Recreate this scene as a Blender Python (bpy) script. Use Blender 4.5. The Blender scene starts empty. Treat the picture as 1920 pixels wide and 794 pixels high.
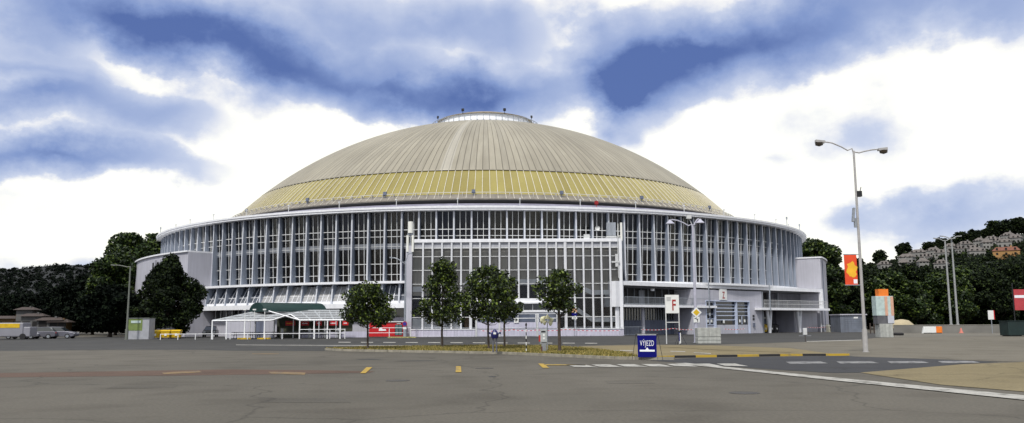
import bpy, bmesh, math, random
from math import sin, cos, tan, pi, radians, degrees, atan2, hypot, sqrt, atan, asin
from mathutils import Vector, Matrix
random.seed(7)
C = bpy.context.scene
col = C.collection
# ------------------------------------------------------------------ camera model
F = 1570.13; PT = .132907; RL = -.0053147; H0 = 1.6
CX, CY = -5.4017, 167.757            # centre of the round hall
def ray(px, py):
    u = (px-960)/F; v = (397-py)/F
    U = u*cos(RL)+v*sin(RL); V = -u*sin(RL)+v*cos(RL)
    return U, cos(PT)-V*sin(PT), sin(PT)+V*cos(PT)
def at(px, py, Y):
    x, y, z = ray(px, py); return Vector((x/y*Y, Y, H0+z/y*Y))
def gp(px, py, z=0.0):
    x, y, w = ray(px, py); t = (z-H0)/w; return Vector((x*t, y*t, z))
cam = bpy.data.cameras.new('camera'); co = bpy.data.objects.new('camera', cam); col.objects.link(co)
cam.sensor_width = 36; cam.lens = F/1920*36; cam.clip_end = 20000; cam.clip_start = .1
co.matrix_world = Matrix.Translation((0, 0, H0)) @ Matrix.Rotation(pi/2+PT, 4, 'X') @ Matrix.Rotation(RL, 4, 'Z')
C.camera = co

# ------------------------------------------------------------------ materials
MATS = {}
def nt_new(name):
    m = bpy.data.materials.new(name); m.use_nodes = True
    nt = m.node_tree; b = nt.nodes['Principled BSDF']; return m, nt, b
def N(nt, typ, **kw):
    n = nt.nodes.new(typ)
    for k, v in kw.items(): setattr(n, k, v)
    return n
def ramp(nt, fac, stops):
    r = N(nt, 'ShaderNodeValToRGB'); e = r.color_ramp.elements
    while len(e) < len(stops): e.new(.5)
    for i, (p, c) in enumerate(stops):
        e[i].position = p; e[i].color = (c[0], c[1], c[2], 1)
    nt.links.new(fac, r.inputs[0]); return r.outputs[0]
def mat(name, c, rough=.7, var=.12, scale=1.5, metal=0., bump=0., bscale=30., c2=None, dirt=0., spec=.5, streak=0.):
    if name in MATS: return MATS[name]
    m, nt, b = nt_new(name); L = nt.links.new
    tc = N(nt, 'ShaderNodeTexCoord'); no = N(nt, 'ShaderNodeTexNoise'); no.inputs['Scale'].default_value = scale; no.inputs['Detail'].default_value = 6
    g = N(nt, 'ShaderNodeNewGeometry')
    L(g.outputs['Position'], no.inputs['Vector'])
    lo = tuple(x*(1-var) for x in c); hi = tuple(min(1, x*(1+var)) for x in (c2 or c))
    out = ramp(nt, no.outputs[0], [(.3, lo), (.7, hi)])
    if streak:
        mp = N(nt, 'ShaderNodeMapping'); mp.inputs['Scale'].default_value = (2.2, 2.2, .12)
        L(g.outputs['Position'], mp.inputs[0])
        n2 = N(nt, 'ShaderNodeTexNoise'); n2.inputs['Scale'].default_value = 1.6; n2.inputs['Detail'].default_value = 8
        L(mp.outputs[0], n2.inputs['Vector'])
        k = ramp(nt, n2.outputs[0], [(.40, (1-streak,)*3), (.58, (1, 1, 1))])
        mx = N(nt, 'ShaderNodeMix', data_type='RGBA', blend_type='MULTIPLY'); mx.inputs[0].default_value = 1
        L(out, mx.inputs[6]); L(k, mx.inputs[7]); out = mx.outputs[2]
    L(out, b.inputs['Base Color'])
    b.inputs['Roughness'].default_value = rough; b.inputs['Metallic'].default_value = metal
    b.inputs['Specular IOR Level'].default_value = spec
    if bump:
        n3 = N(nt, 'ShaderNodeTexNoise'); n3.inputs['Scale'].default_value = bscale; n3.inputs['Detail'].default_value = 5
        L(g.outputs['Position'], n3.inputs['Vector'])
        bp = N(nt, 'ShaderNodeBump'); bp.inputs['Strength'].default_value = bump; bp.inputs['Distance'].default_value = .02
        L(n3.outputs[0], bp.inputs['Height']); L(bp.outputs[0], b.inputs['Normal'])
    MATS[name] = m; return m
white = mat('white paint', (.80, .81, .84), .55, .04, 2.0, streak=.06)
fins_m = mat('shaded fin side', (.27, .31, .385), .6, .08, .9, streak=.22)  # fin sides: shading put into a darker, bluer colour
conc_b = mat('lavender render', (.45, .45, .505), .75, .10, .3, streak=.07)
grey_w = mat('blue grey render', (.15, .17, .235), .75, .1, .6, streak=.25)
panel_w = mat('spandrel panel', (.22, .235, .265), .6, .12, 1.2, streak=.3)
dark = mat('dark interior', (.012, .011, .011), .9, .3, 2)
black = mat('black paint', (.012, .012, .014), .45, .2, 4)
curtain = mat('brown curtain', (.50, .455, .39), .9, .18, .4, streak=.15)
room_dark = mat('dark upper room', (.012, .010, .010), .9, .3, .4)  # near-black for the unlit room behind the upper windows
steel = mat('galvanised steel', (.36, .39, .43), .45, .15, 6, metal=.4, streak=.2)
steel_l = mat('pale painted steel', (.55, .56, .56), .5, .12, 5)
concrete = mat('concrete block', (.42, .43, .40), .85, .14, 4, bump=.3, streak=.2)
bark = mat('bark', (.06, .045, .035), .9, .3, 8, bump=.6)
green_c = mat('green canvas', (.004, .028, .024), .5, .15, 2)
red_p = mat('red paint', (.50, .008, .012), .45, .12, 2)
yellow_p = mat('yellow plastic', (.62, .40, .01), .45, .15, 3)
yellow_mk = mat('yellow road paint', (.42, .27, .03), .8, .4, 2)
white_mk = mat('white road paint', (.36, .35, .32), .8, .45, 1.6)
blue_p = mat('navy sign blue', (.002, .003, .14), .6, .05, 3, spec=.15)
txt_w = mat('white lettering', (.85, .87, .90), .5, .02, 3)
txt_r = mat('dark red lettering', (.33, .02, .015), .5, .05, 3)
board_w = mat('white sign board', (.74, .75, .73), .5, .05, 3)
orange_p = mat('orange red fabric', (.75, .07, .015), .6, .12, 2)
orange_b = mat('orange plastic', (.8, .2, .02), .5, .1, 2)
sun_y = mat('yellow print', (.85, .45, .02), .6, .1, 2)
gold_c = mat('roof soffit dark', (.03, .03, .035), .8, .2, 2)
teal = mat('pale teal plastic', (.45, .55, .53), .5, .15, 3)
rub = mat('tyre rubber', (.015, .015, .016), .85, .2, 6)
tile_r = mat('terracotta tiles', (.17, .065, .04), .8, .25, .8)
wallpale = mat('pale house plaster', (.23, .225, .21), .85, .15, .5)
wallor = mat('ochre house plaster', (.34, .19, .07), .85, .12, .5)
greysh = mat('grey shed sheet', (.16, .18, .22), .6, .12, 1.2, streak=.2)
brownp = mat('brown door', (.12, .06, .02), .6, .2, 3)

def mat_glass():
    m, nt, b = nt_new('window glass'); L = nt.links.new
    nt.nodes.remove(b)
    tr = N(nt, 'ShaderNodeBsdfTransparent'); tr.inputs[0].default_value = (.93, .95, .95, 1)
    gl = N(nt, 'ShaderNodeBsdfGlossy'); gl.inputs['Roughness'].default_value = .08
    fr = N(nt, 'ShaderNodeFresnel'); fr.inputs[0].default_value = 1.45
    no = N(nt, 'ShaderNodeTexNoise'); no.inputs['Scale'].default_value = .6
    g = N(nt, 'ShaderNodeNewGeometry'); L(g.outputs['Position'], no.inputs['Vector'])
    bp = N(nt, 'ShaderNodeBump'); bp.inputs['Strength'].default_value = .08; bp.inputs['Distance'].default_value = .03
    L(no.outputs[0], bp.inputs['Height']); L(bp.outputs[0], gl.inputs['Normal'])
    mx = N(nt, 'ShaderNodeMixShader'); L(fr.outputs[0], mx.inputs[0]); L(tr.outputs[0], mx.inputs[1]); L(gl.outputs[0], mx.inputs[2])
    L(mx.outputs[0], nt.nodes['Material Output'].inputs['Surface']); return m
glass = mat_glass()
def mat_leaf(name, c_dark, c_mid, c_light, pos=(.25, .7, .97)):
    m, nt, b = nt_new(name); L = nt.links.new
    g = N(nt, 'ShaderNodeNewGeometry')
    out = ramp(nt, g.outputs['Random Per Island'], [(pos[0], c_dark), (pos[1], c_mid), (pos[2], c_light)])
    L(out, b.inputs['Base Color']); b.inputs['Roughness'].default_value = .55; b.inputs['Specular IOR Level'].default_value = .35
    return m
leaf_a = mat_leaf('street tree leaves', (.006, .013, .003), (.018, .036, .006), (.13, .18, .018), (.2, .6, .97))
leaf_b = mat_leaf('dark tree leaves', (.003, .007, .002), (.008, .016, .004), (.035, .055, .010))
leaf_d = mat_leaf('far dark leaves', (.002, .004, .003), (.004, .007, .004), (.010, .017, .008))
for q_ in (leaf_b, leaf_d): q_.node_tree.nodes['Principled BSDF'].inputs['Specular IOR Level'].default_value = .08 if q_ is leaf_d else .2; q_.node_tree.nodes['Principled BSDF'].inputs['Roughness'].default_value = .75
leaf_c = mat_leaf('mid tree leaves', (.008, .018, .004), (.022, .045, .007), (.09, .13, .018))
grassm = mat_leaf('dry grass', (.09, .095, .016), (.20, .165, .035), (.40, .31, .10), (.1, .5, .95))

def mat_dome():
    m, nt, b = nt_new('weathered roof metal'); L = nt.links.new
    tc = N(nt, 'ShaderNodeTexCoord'); sp = N(nt, 'ShaderNodeSeparateXYZ'); L(tc.outputs['Object'], sp.inputs[0])
    ngx = N(nt, 'ShaderNodeMath', operation='MULTIPLY'); ngx.inputs[1].default_value = -1; L(sp.outputs[1], ngx.inputs[0])
    a = N(nt, 'ShaderNodeMath', operation='ARCTAN2'); L(sp.outputs[0], a.inputs[0]); L(ngx.outputs[0], a.inputs[1])
    k = N(nt, 'ShaderNodeMath', operation='MULTIPLY'); k.inputs[1].default_value = 270/(2*pi); L(a.outputs[0], k.inputs[0])
    fl = N(nt, 'ShaderNodeMath', operation='FLOOR'); L(k.outputs[0], fl.inputs[0])
    fr = N(nt, 'ShaderNodeMath', operation='FRACT'); L(k.outputs[0], fr.inputs[0])
    d = N(nt, 'ShaderNodeMath', operation='SUBTRACT'); d.inputs[1].default_value = .5; L(fr.outputs[0], d.inputs[0])
    ab = N(nt, 'ShaderNodeMath', operation='ABSOLUTE'); L(d.outputs[0], ab.inputs[0])
    seam = ramp(nt, ab.outputs[0], [(.40, (1, 1, 1)), (.48, (.42, .41, .39))])
    wn = N(nt, 'ShaderNodeTexWhiteNoise', noise_dimensions='1D'); L(fl.outputs[0], wn.inputs['W'])
    pan = ramp(nt, wn.outputs[0], [(0, (.86, .86, .87)), (1, (1.0, 1.0, 1.0))])
    # rain streaks that run down the slope
    cb = N(nt, 'ShaderNodeCombineXYZ'); L(k.outputs[0], cb.inputs[0])
    zs = N(nt, 'ShaderNodeMath', operation='MULTIPLY'); zs.inputs[1].default_value = .22; L(sp.outputs[2], zs.inputs[0]); L(zs.outputs[0], cb.inputs[1])
    n1 = N(nt, 'ShaderNodeTexNoise'); n1.inputs['Scale'].default_value = 1.3; n1.inputs['Detail'].default_value = 7; L(cb.outputs[0], n1.inputs['Vector'])
    st = ramp(nt, n1.outputs[0], [(.32, (.88, .87, .85)), (.66, (1.05, 1.05, 1.04))])
    n2 = N(nt, 'ShaderNodeTexNoise'); n2.inputs['Scale'].default_value = .09; n2.inputs['Detail'].default_value = 4; L(tc.outputs['Object'], n2.inputs['Vector'])
    basec = ramp(nt, n2.outputs[0], [(.35, (.310, .285, .225)), (.65, (.37, .342, .272))])
    # paler washed stripes near the maintenance ladder
    s1 = N(nt, 'ShaderNodeMath', operation='COMPARE'); s1.inputs[1].default_value = -4.5; s1.inputs[2].default_value = .8; L(k.outputs[0], s1.inputs[0])
    cur = basec
    for o, f in ((seam, 1), (pan, 1), (st, 1)):
        mx = N(nt, 'ShaderNodeMix', data_type='RGBA', blend_type='MULTIPLY'); mx.inputs[0].default_value = f
        L(cur, mx.inputs[6]); L(o, mx.inputs[7]); cur = mx.outputs[2]
    mx = N(nt, 'ShaderNodeMix', data_type='RGBA'); sc = N(nt, 'ShaderNodeMath', operation='MULTIPLY'); sc.inputs[1].default_value = .28; L(s1.outputs[0], sc.inputs[0])
    L(sc.outputs[0], mx.inputs[0]); L(cur, mx.inputs[6]); mx.inputs[7].default_value = (.55, .53, .48, 1); cur = mx.outputs[2]
    L(cur, b.inputs['Base Color']); b.inputs['Roughness'].default_value = .6; b.inputs['Metallic'].default_value = .15
    bp = N(nt, 'ShaderNodeBump'); bp.inputs['Strength'].default_value = .5; bp.inputs['Distance'].default_value = .06
    L(seam, bp.inputs['Height']); bp.invert = True; L(bp.outputs[0], b.inputs['Normal'])
    return m
dome_m = mat_dome()
def mat_gold():
    m, nt, b = nt_new('gold tinted glass'); L = nt.links.new
    tc = N(nt, 'ShaderNodeTexCoord'); sp = N(nt, 'ShaderNodeSeparateXYZ'); L(tc.outputs['Object'], sp.inputs[0])
    ngx = N(nt, 'ShaderNodeMath', operation='MULTIPLY'); ngx.inputs[1].default_value = -1; L(sp.outputs[1], ngx.inputs[0])
    a = N(nt, 'ShaderNodeMath', operation='ARCTAN2'); L(sp.outputs[0], a.inputs[0]); L(ngx.outputs[0], a.inputs[1])
    k = N(nt, 'ShaderNodeMath', operation='MULTIPLY'); k.inputs[1].default_value = 270/(2*pi); L(a.outputs[0], k.inputs[0])
    fl = N(nt, 'ShaderNodeMath', operation='FLOOR'); L(k.outputs[0], fl.inputs[0])
    wn = N(nt, 'ShaderNodeTexWhiteNoise', noise_dimensions='1D'); L(fl.outputs[0], wn.inputs['W'])
    n1 = N(nt, 'ShaderNodeTexNoise'); n1.inputs['Scale'].default_value = .5; n1.inputs['Detail'].default_value = 5; L(tc.outputs['Object'], n1.inputs['Vector'])
    ad = N(nt, 'ShaderNodeMath', operation='ADD'); L(wn.outputs[0], ad.inputs[0]); L(n1.outputs[0], ad.inputs[1])
    hf = N(nt, 'ShaderNodeMath', operation='MULTIPLY'); hf.inputs[1].default_value = .5; L(ad.outputs[0], hf.inputs[0])
    L(ramp(nt, hf.outputs[0], [(.2, (.23, .185, .028)), (.8, (.31, .26, .055))]), b.inputs['Base Color'])
    b.inputs['Roughness'].default_value = .32; b.inputs['Specular IOR Level'].default_value = .6; b.inputs['Coat Weight'].default_value = .5; b.inputs['Coat Roughness'].default_value = .12
    return m
gold_m = mat_gold()
def mat_asphalt(name, c, c2, sc=.06, crack=.35):
    m, nt, b = nt_new(name); L = nt.links.new
    g = N(nt, 'ShaderNodeNewGeometry')
    n1 = N(nt, 'ShaderNodeTexNoise'); n1.inputs['Scale'].default_value = sc; n1.inputs['Detail'].default_value = 9; n1.inputs['Roughness'].default_value = .62; L(g.outputs['Position'], n1.inputs['Vector'])
    base = ramp(nt, n1.outputs[0], [(.34, c), (.62, c2)])
    n2 = N(nt, 'ShaderNodeTexNoise'); n2.inputs['Scale'].default_value = 14; n2.inputs['Detail'].default_value = 4; L(g.outputs['Position'], n2.inputs['Vector'])
    fine = ramp(nt, n2.outputs[0], [(.3, (.80, .80, .80)), (.7, (1.12, 1.12, 1.12))])
    # worn patches and tar-filled cracks
    n4 = N(nt, 'ShaderNodeTexNoise'); n4.inputs['Scale'].default_value = .45; n4.inputs['Detail'].default_value = 5; L(g.outputs['Position'], n4.inputs['Vector'])
    pat = ramp(nt, n4.outputs[0], [(.33, (.80, .79, .78)), (.5, (1, 1, 1))])
    wv = N(nt, 'ShaderNodeMix', data_type='RGBA', blend_type='LINEAR_LIGHT'); wv.inputs[0].default_value = .9
    L(g.outputs['Position'], wv.inputs[6]); L(n4.outputs[1], wv.inputs[7])
    vo = N(nt, 'ShaderNodeTexVoronoi', feature='DISTANCE_TO_EDGE'); vo.inputs['Scale'].default_value = .11; L(wv.outputs[2], vo.inputs['Vector'])
    cr = ramp(nt, vo.outputs[0], [(.0, (1-crack,)*3), (.006, (1, 1, 1))])
    cur = base
    for o in (fine, pat, cr):
        mx = N(nt, 'ShaderNodeMix', data_type='RGBA', blend_type='MULTIPLY'); mx.inputs[0].default_value = 1
        L(cur, mx.inputs[6]); L(o, mx.inputs[7]); cur = mx.outputs[2]
    L(cur, b.inputs['Base Color']); b.inputs['Roughness'].default_value = .85; b.inputs['Specular IOR Level'].default_value = .25
    bp = N(nt, 'ShaderNodeBump'); bp.inputs['Strength'].default_value = .35; bp.inputs['Distance'].default_value = .01
    L(n2.outputs[0], bp.inputs['Height']); L(bp.outputs[0], b.inputs['Normal'])
    return m
asph = mat_asphalt('worn brown grey asphalt', (.082, .075, .061), (.122, .111, .091))
asph_d = mat_asphalt('dark road asphalt', (.040, .040, .040), (.060, .059, .057))
asph_r = mat_asphalt('reddish asphalt', (.088, .055, .040), (.12, .078, .058))
asph_n = mat_asphalt('fresh dark asphalt', (.030, .031, .036), (.050, .051, .056))
tan_p = mat_asphalt('tan paving', (.17, .138, .072), (.23, .188, .105))
tan_g = mat_asphalt('grey tan paving', (.118, .106, .082), (.155, .14, .11))

# ------------------------------------------------------------------ mesh helpers
class MB:
    def __init__(s): s.v = []; s.f = []; s.m = []; s.mi = 0; s.T = Matrix()
    def add(s, vs, fs):
        o = len(s.v); s.v += [tuple(s.T @ Vector(v)) for v in vs]
        s.f += [tuple(i+o for i in f) for f in fs]; s.m += [s.mi]*len(fs); return s
    def box(s, x0, x1, y0, y1, z0, z1):
        return s.add([(x0,y0,z0),(x1,y0,z0),(x1,y1,z0),(x0,y1,z0),(x0,y0,z1),(x1,y0,z1),(x1,y1,z1),(x0,y1,z1)],
            [(0,3,2,1),(4,5,6,7),(0,1,5,4),(1,2,6,5),(2,3,7,6),(3,0,4,7)])
    def cbox(s, c, d, rz=0, rx=0, ry=0):
        M = Matrix.Translation(c) @ Matrix.Rotation(rz, 4, 'Z') @ Matrix.Rotation(ry, 4, 'Y') @ Matrix.Rotation(rx, 4, 'X')
        T = s.T; s.T = T @ M; s.box(-d[0]/2, d[0]/2, -d[1]/2, d[1]/2, -d[2]/2, d[2]/2); s.T = T; return s
    def quad(s, a, b, c, d): return s.add([a, b, c, d], [(0, 1, 2, 3)])
    def prism(s, pts, z0, z1):
        n = len(pts)
        if z0 > z1: z0, z1 = z1, z0
        ar = sum(pts[i][0]*pts[(i+1) % n][1]-pts[(i+1) % n][0]*pts[i][1] for i in range(n))
        if ar < 0: pts = pts[::-1]
        vs = [(p[0], p[1], z0) for p in pts]+[(p[0], p[1], z1) for p in pts]
        return s.add(vs, [tuple(range(n))[::-1], tuple(range(n, 2*n))]+[(i, (i+1) % n, (i+1) % n+n, i+n) for i in range(n)])
    def tube(s, pts, r, n=8, r2=None):
        pts = [Vector(p) for p in pts]; rings = []
        for i, p in enumerate(pts):
            d = (pts[min(i+1, len(pts)-1)]-pts[max(i-1, 0)]).normalized()
            u = d.cross(Vector((0, 0, 1)) if abs(d.z) < .95 else Vector((1, 0, 0))).normalized(); w = u.cross(d)
            rr = r if isinstance(r, (int, float)) and r2 is None else (r+(r2-r)*i/(len(pts)-1) if r2 is not None else r[i])
            rings.append([p+(u*cos(2*pi*k/n)+w*sin(2*pi*k/n))*rr for k in range(n)])
        vs = [q for R in rings for q in R]; fs = []
        for i in range(len(pts)-1):
            for k in range(n):
                a = i*n+k; b = i*n+(k+1) % n; fs.append((a, b, b+n, a+n))
        fs.append(tuple(range(n))); fs.append(tuple(range((len(pts)-1)*n, len(pts)*n))[::-1])
        return s.add(vs, fs)
    def lathe(s, prof, n=24, a0=0., a1=2*pi, closed=True):
        # prof: (r, z); angle measured from -Y towards +X
        full = closed; m = n if full else n+1; vs = []
        for (r, z) in prof:
            for k in range(m):
                a = a0+(a1-a0)*k/n; vs.append((r*sin(a), -r*cos(a), z))
        fs = []
        for i in range(len(prof)-1):
            for k in range(n):
                k2 = (k+1) % m if full else k+1
                fs.append((i*m+k, i*m+k2, (i+1)*m+k2, (i+1)*m+k))
        return s.add(vs, fs)
    def ringbox(s, r0, r1, z0, z1, a0, a1, n=64):
        prof = [(r1, z0), (r1, z1), (r0, z1), (r0, z0), (r1, z0)]
        s.lathe(prof, n, a0, a1, closed=False)
        for a in (a0, a1):
            q = [(r*sin(a), -r*cos(a), z) for r, z in prof[:4]]; s.add(q, [(0, 1, 2, 3)])
        return s
    def mesh(s, name, mats, smooth=False):
        me = bpy.data.meshes.new(name); me.from_pydata(s.v, [], s.f)
        if not isinstance(mats, (list, tuple)): mats = [mats]
        for m in mats: me.materials.append(m)
        if len(mats) > 1: me.polygons.foreach_set('material_index', s.m)
        if smooth: me.polygons.foreach_set('use_smooth', [True]*len(me.polygons))
        me.update(); return me
    def build(s, name, mats, parent=None, smooth=False, bevel=0):
        o = bpy.data.objects.new(name, s.mesh(name, mats, smooth)); col.objects.link(o); o.parent = parent
        if bevel:
            b = o.modifiers.new('bevel', 'BEVEL'); b.width = bevel; b.segments = 2; b.limit_method = 'ANGLE'
        return o
def tag(o, label=None, cat=None, group=None, kind=None):
    if label: o['label'] = label
    if cat: o['category'] = cat
    if group: o['group'] = group
    if kind: o['kind'] = kind
    return o
def thing(name, label, cat, loc=(0, 0, 0), rz=0, group=None):
    o = bpy.data.objects.new(name, None); col.objects.link(o); o.location = loc; o.rotation_euler = (0, 0, rz); o.empty_display_size = .3
    return tag(o, label, cat, group)
def kids(o): return [c for c in bpy.data.objects if c.parent == o]
def copy_tree(o, parent=None):
    c = o.copy(); col.objects.link(c); c.parent = parent
    for ch in CH.get(o.name, []): copy_tree(ch, c)
    return c
CH = {}
def reg(o):
    CH[o.name] = list(kids(o))
    for c in CH[o.name]: reg(c)
def dup(o, loc, rz, label=None, group=None, scale=None):
    reg(o); c = copy_tree(o); c.location = loc; c.rotation_euler = (0, 0, rz)
    if label: c['label'] = label
    if group: c['group'] = group
    if scale: c.scale = (scale,)*3 if isinstance(scale, (int, float)) else scale
    return c
def text(name, body, size, m, parent, loc, rot=(pi/2, 0, 0), sx=1., bold=.0, ext=.004, sp=1.):
    cu = bpy.data.curves.new(name, 'FONT'); cu.body = body; cu.size = size; cu.align_x = 'CENTER'; cu.align_y = 'CENTER'
    cu.extrude = ext; cu.offset = bold; cu.space_character = sp
    t = bpy.data.objects.new('t', cu); col.objects.link(t)
    dg = bpy.context.evaluated_depsgraph_get(); me = bpy.data.meshes.new_from_object(t.evaluated_get(dg))
    bpy.data.objects.remove(t); me.materials.clear(); me.materials.append(m); me.name = name
    o = bpy.data.objects.new(name, me); col.objects.link(o); o.parent = parent
    o.location = loc; o.rotation_euler = rot; o.scale = (sx, 1, 1); return o
def face_cam(p): return atan2(p[0], p[1])*-1          # z rotation so local -Y looks at the camera

# ------------------------------------------------------------------ sky and sun
SUN_EL, SUN_AZ = radians(52), radians(200)     # azimuth clockwise from +Y
w = bpy.data.worlds.new('World'); C.world = w; w.use_nodes = True
nt = w.node_tree; L = nt.links.new; bg = nt.nodes['Background']
sky = N(nt, 'ShaderNodeTexSky', sky_type='NISHITA'); sky.sun_disc = False; sky.sun_elevation = SUN_EL; sky.sun_rotation = SUN_AZ
sky.air_density = 1; sky.dust_density = 1
tc = N(nt, 'ShaderNodeTexCoord'); sp = N(nt, 'ShaderNodeSeparateXYZ'); L(tc.outputs['Generated'], sp.inputs[0])
az = N(nt, 'ShaderNodeMath', operation='ARCTAN2'); L(sp.outputs[0], az.inputs[0]); L(sp.outputs[1], az.inputs[1])
el = N(nt, 'ShaderNodeMath', operation='ARCSINE'); L(sp.outputs[2], el.inputs[0])
ae = N(nt, 'ShaderNodeCombineXYZ'); L(az.outputs[0], ae.inputs[0]); L(el.outputs[0], ae.inputs[1])
# domain-warped noise in direction space
mp = N(nt, 'ShaderNodeMapping'); mp.inputs['Scale'].default_value = (1, 1.3, 1); L(ae.outputs[0], mp.inputs[0])
n1 = N(nt, 'ShaderNodeTexNoise'); n1.inputs['Scale'].default_value = 5.5; n1.inputs['Detail'].default_value = 9; n1.inputs['Roughness'].default_value = .58; L(mp.outputs[0], n1.inputs['Vector'])
sb = N(nt, 'ShaderNodeVectorMath', operation='SUBTRACT'); sb.inputs[1].default_value = (.5, .5, .5); L(n1.outputs['Color'], sb.inputs[0])
sc = N(nt, 'ShaderNodeVectorMath', operation='SCALE'); sc.inputs['Scale'].default_value = .13; L(sb.outputs[0], sc.inputs[0])
wa = N(nt, 'ShaderNodeVectorMath', operation='ADD'); L(ae.outputs[0], wa.inputs[0]); L(sc.outputs[0], wa.inputs[1])
BL = [ # px, py, half width, half height, tilt (deg, positive = right side lower), weight
 (270, 8, 300, 75, 8, .95), (60, 60, 200, 120, 0, .50), (120, 175, 240, 50, 8, .62), (110, 290, 260, 38, 2, .95), (320, 240, 220, 50, -25, .2),
 (450, 105, 260, 75, 20, .55), (700, 160, 330, 62, 12, .85), (930, 185, 260, 45, -4, .75), (800, 70, 420, 110, 5, .58), (960, 40, 150, 90, 0, .3),
 (1310, 85, 250, 95, -8, .62), (1290, 105, 110, 40, 0, .3), (1165, 190, 130, 90, 0, .95), (1130, 30, 120, 80, 0, .3), (1480, 60, 330, 80, -12, .55), (1800, 10, 380, 80, 0, .75),
 (1890, 80, 120, 60, 0, .35), (1680, 425, 300, 60, -5, .40), (1150, 120, 170, 90, 0, .35), (1500, 290, 420, 30, -5, .16), (60, 365, 200, 40, 0, .20), (100, 455, 330, 30, 0, .33),
 (1800, 400, 250, 30, 0, .2), (1040, 60, 70, 100, 0, -.35), (1085, 190, 60, 70, 0, -.55), (20, 130, 110, 18, 0, -.35), (230, 90, 120, 30, 25, -.3), (640, 230, 300, 60, 0, -.0001)]
acc = None
for (px, py, hx, hy, rt, wt) in BL:
    x, y, z = ray(px, py); a = atan2(x, y); e = atan2(z, hypot(x, y))
    m_ = N(nt, 'ShaderNodeMapping', vector_type='TEXTURE')
    m_.inputs['Location'].default_value = (a, e, 0); m_.inputs['Rotation'].default_value = (0, 0, -radians(rt)); m_.inputs['Scale'].default_value = (hx/F*1.25, hy/F*1.25, 1)
    L(wa.outputs[0], m_.inputs[0])
    g_ = N(nt, 'ShaderNodeTexGradient', gradient_type='SPHERICAL'); L(m_.outputs[0], g_.inputs[0])
    s_ = N(nt, 'ShaderNodeMath', operation='POWER'); s_.inputs[1].default_value = 1.0; L(g_.outputs['Fac'], s_.inputs[0])
    k_ = N(nt, 'ShaderNodeMath', operation='MULTIPLY_ADD'); k_.inputs[1].default_value = wt*.84; L(s_.outputs[0], k_.inputs[0])
    if acc is None: k_.inputs[2].default_value = 0
    else: L(acc, k_.inputs[2])
    acc = k_.outputs[0]
# fluffy detail
n2 = N(nt, 'ShaderNodeTexNoise'); n2.inputs['Scale'].default_value = 5.5; n2.inputs['Detail'].default_value = 8; n2.inputs['Roughness'].default_value = .52; L(mp.outputs[0], n2.inputs['Vector'])
d2 = N(nt, 'ShaderNodeMath', operation='MULTIPLY_ADD'); d2.inputs[1].default_value = 1.15; d2.inputs[2].default_value = -.59; L(n2.outputs[0], d2.inputs[0])
sm = N(nt, 'ShaderNodeMath', operation='ADD'); L(acc, sm.inputs[0]); L(d2.outputs[0], sm.inputs[1])
# broad cloud banks everywhere outside the picture too (behind and beside the viewer)
n3 = N(nt, 'ShaderNodeTexNoise'); n3.inputs['Scale'].default_value = 1.6; n3.inputs['Detail'].default_value = 5; L(mp.outputs[0], n3.inputs['Vector'])
ea = N(nt, 'ShaderNodeMath', operation='ABSOLUTE'); L(az.outputs[0], ea.inputs[0])
er = ramp(nt, ea.outputs[0], [(.60, (0, 0, 0)), (.9, (1, 1, 1))])
e2 = ramp(nt, el.outputs[0], [(.40, (0, 0, 0)), (.6, (1, 1, 1))])
mxo = N(nt, 'ShaderNodeMath', operation='MAXIMUM'); L(er, mxo.inputs[0]); L(e2, mxo.inputs[1])
n3r = N(nt, 'ShaderNodeMath', operation='MULTIPLY_ADD'); n3r.inputs[1].default_value = 2.4; n3r.inputs[2].default_value = -1.0; L(n3.outputs[0], n3r.inputs[0])
mo = N(nt, 'ShaderNodeMath', operation='MULTIPLY'); L(n3r.outputs[0], mo.inputs[0]); L(mxo.outputs[0], mo.inputs[1])
fin = N(nt, 'ShaderNodeMath', operation='ADD'); L(sm.outputs[0], fin.inputs[0]); L(mo.outputs[0], fin.inputs[1])
cloud = ramp(nt, fin.outputs[0], [(.0, (.97, .955, .86)), (.09, (.90, .89, .83)), (.16, (.74, .745, .77)), (.25, (.50, .55, .69)), (.46, (.33, .40, .60)), (.74, (.19, .265, .50)), (1.05/1.05, (.075, .125, .33))])
# yellowish glow low at the left horizon comes from the cloud gap there
sk = N(nt, 'ShaderNodeVectorMath', operation='SCALE'); sk.inputs['Scale'].default_value = .10; L(sky.outputs[0], sk.inputs[0])
mix = N(nt, 'ShaderNodeMix', data_type='RGBA'); mix.inputs[0].default_value = .08; L(cloud, mix.inputs[6]); L(sk.outputs[0], mix.inputs[7])
L(mix.outputs[2], bg.inputs[0]); bg.inputs[1].default_value = 1.0
w.cycles.sampling_method = 'MANUAL'; w.cycles.sample_map_resolution = 512
sl = bpy.data.lights.new('sun', 'SUN'); so = bpy.data.objects.new('sun', sl); col.objects.link(so)
sl.energy = 2.5; sl.angle = radians(5); sl.color = (1, .96, .9)
sd = Vector((sin(SUN_AZ)*cos(SUN_EL), cos(SUN_AZ)*cos(SUN_EL), sin(SUN_EL)))
so.rotation_euler = sd.to_track_quat('Z', 'Y').to_euler(); so.location = (0, 0, 80)
C.view_settings.view_transform = 'Standard'; C.view_settings.look = 'None'; C.view_settings.exposure = .3; C.view_settings.gamma = 1
C.render.engine = 'CYCLES'
C.cycles.max_bounces = 6; C.cycles.transparent_max_bounces = 12; C.cycles.use_denoising = True
C.cycles.caustics_reflective = False; C.cycles.caustics_refractive = False

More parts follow.
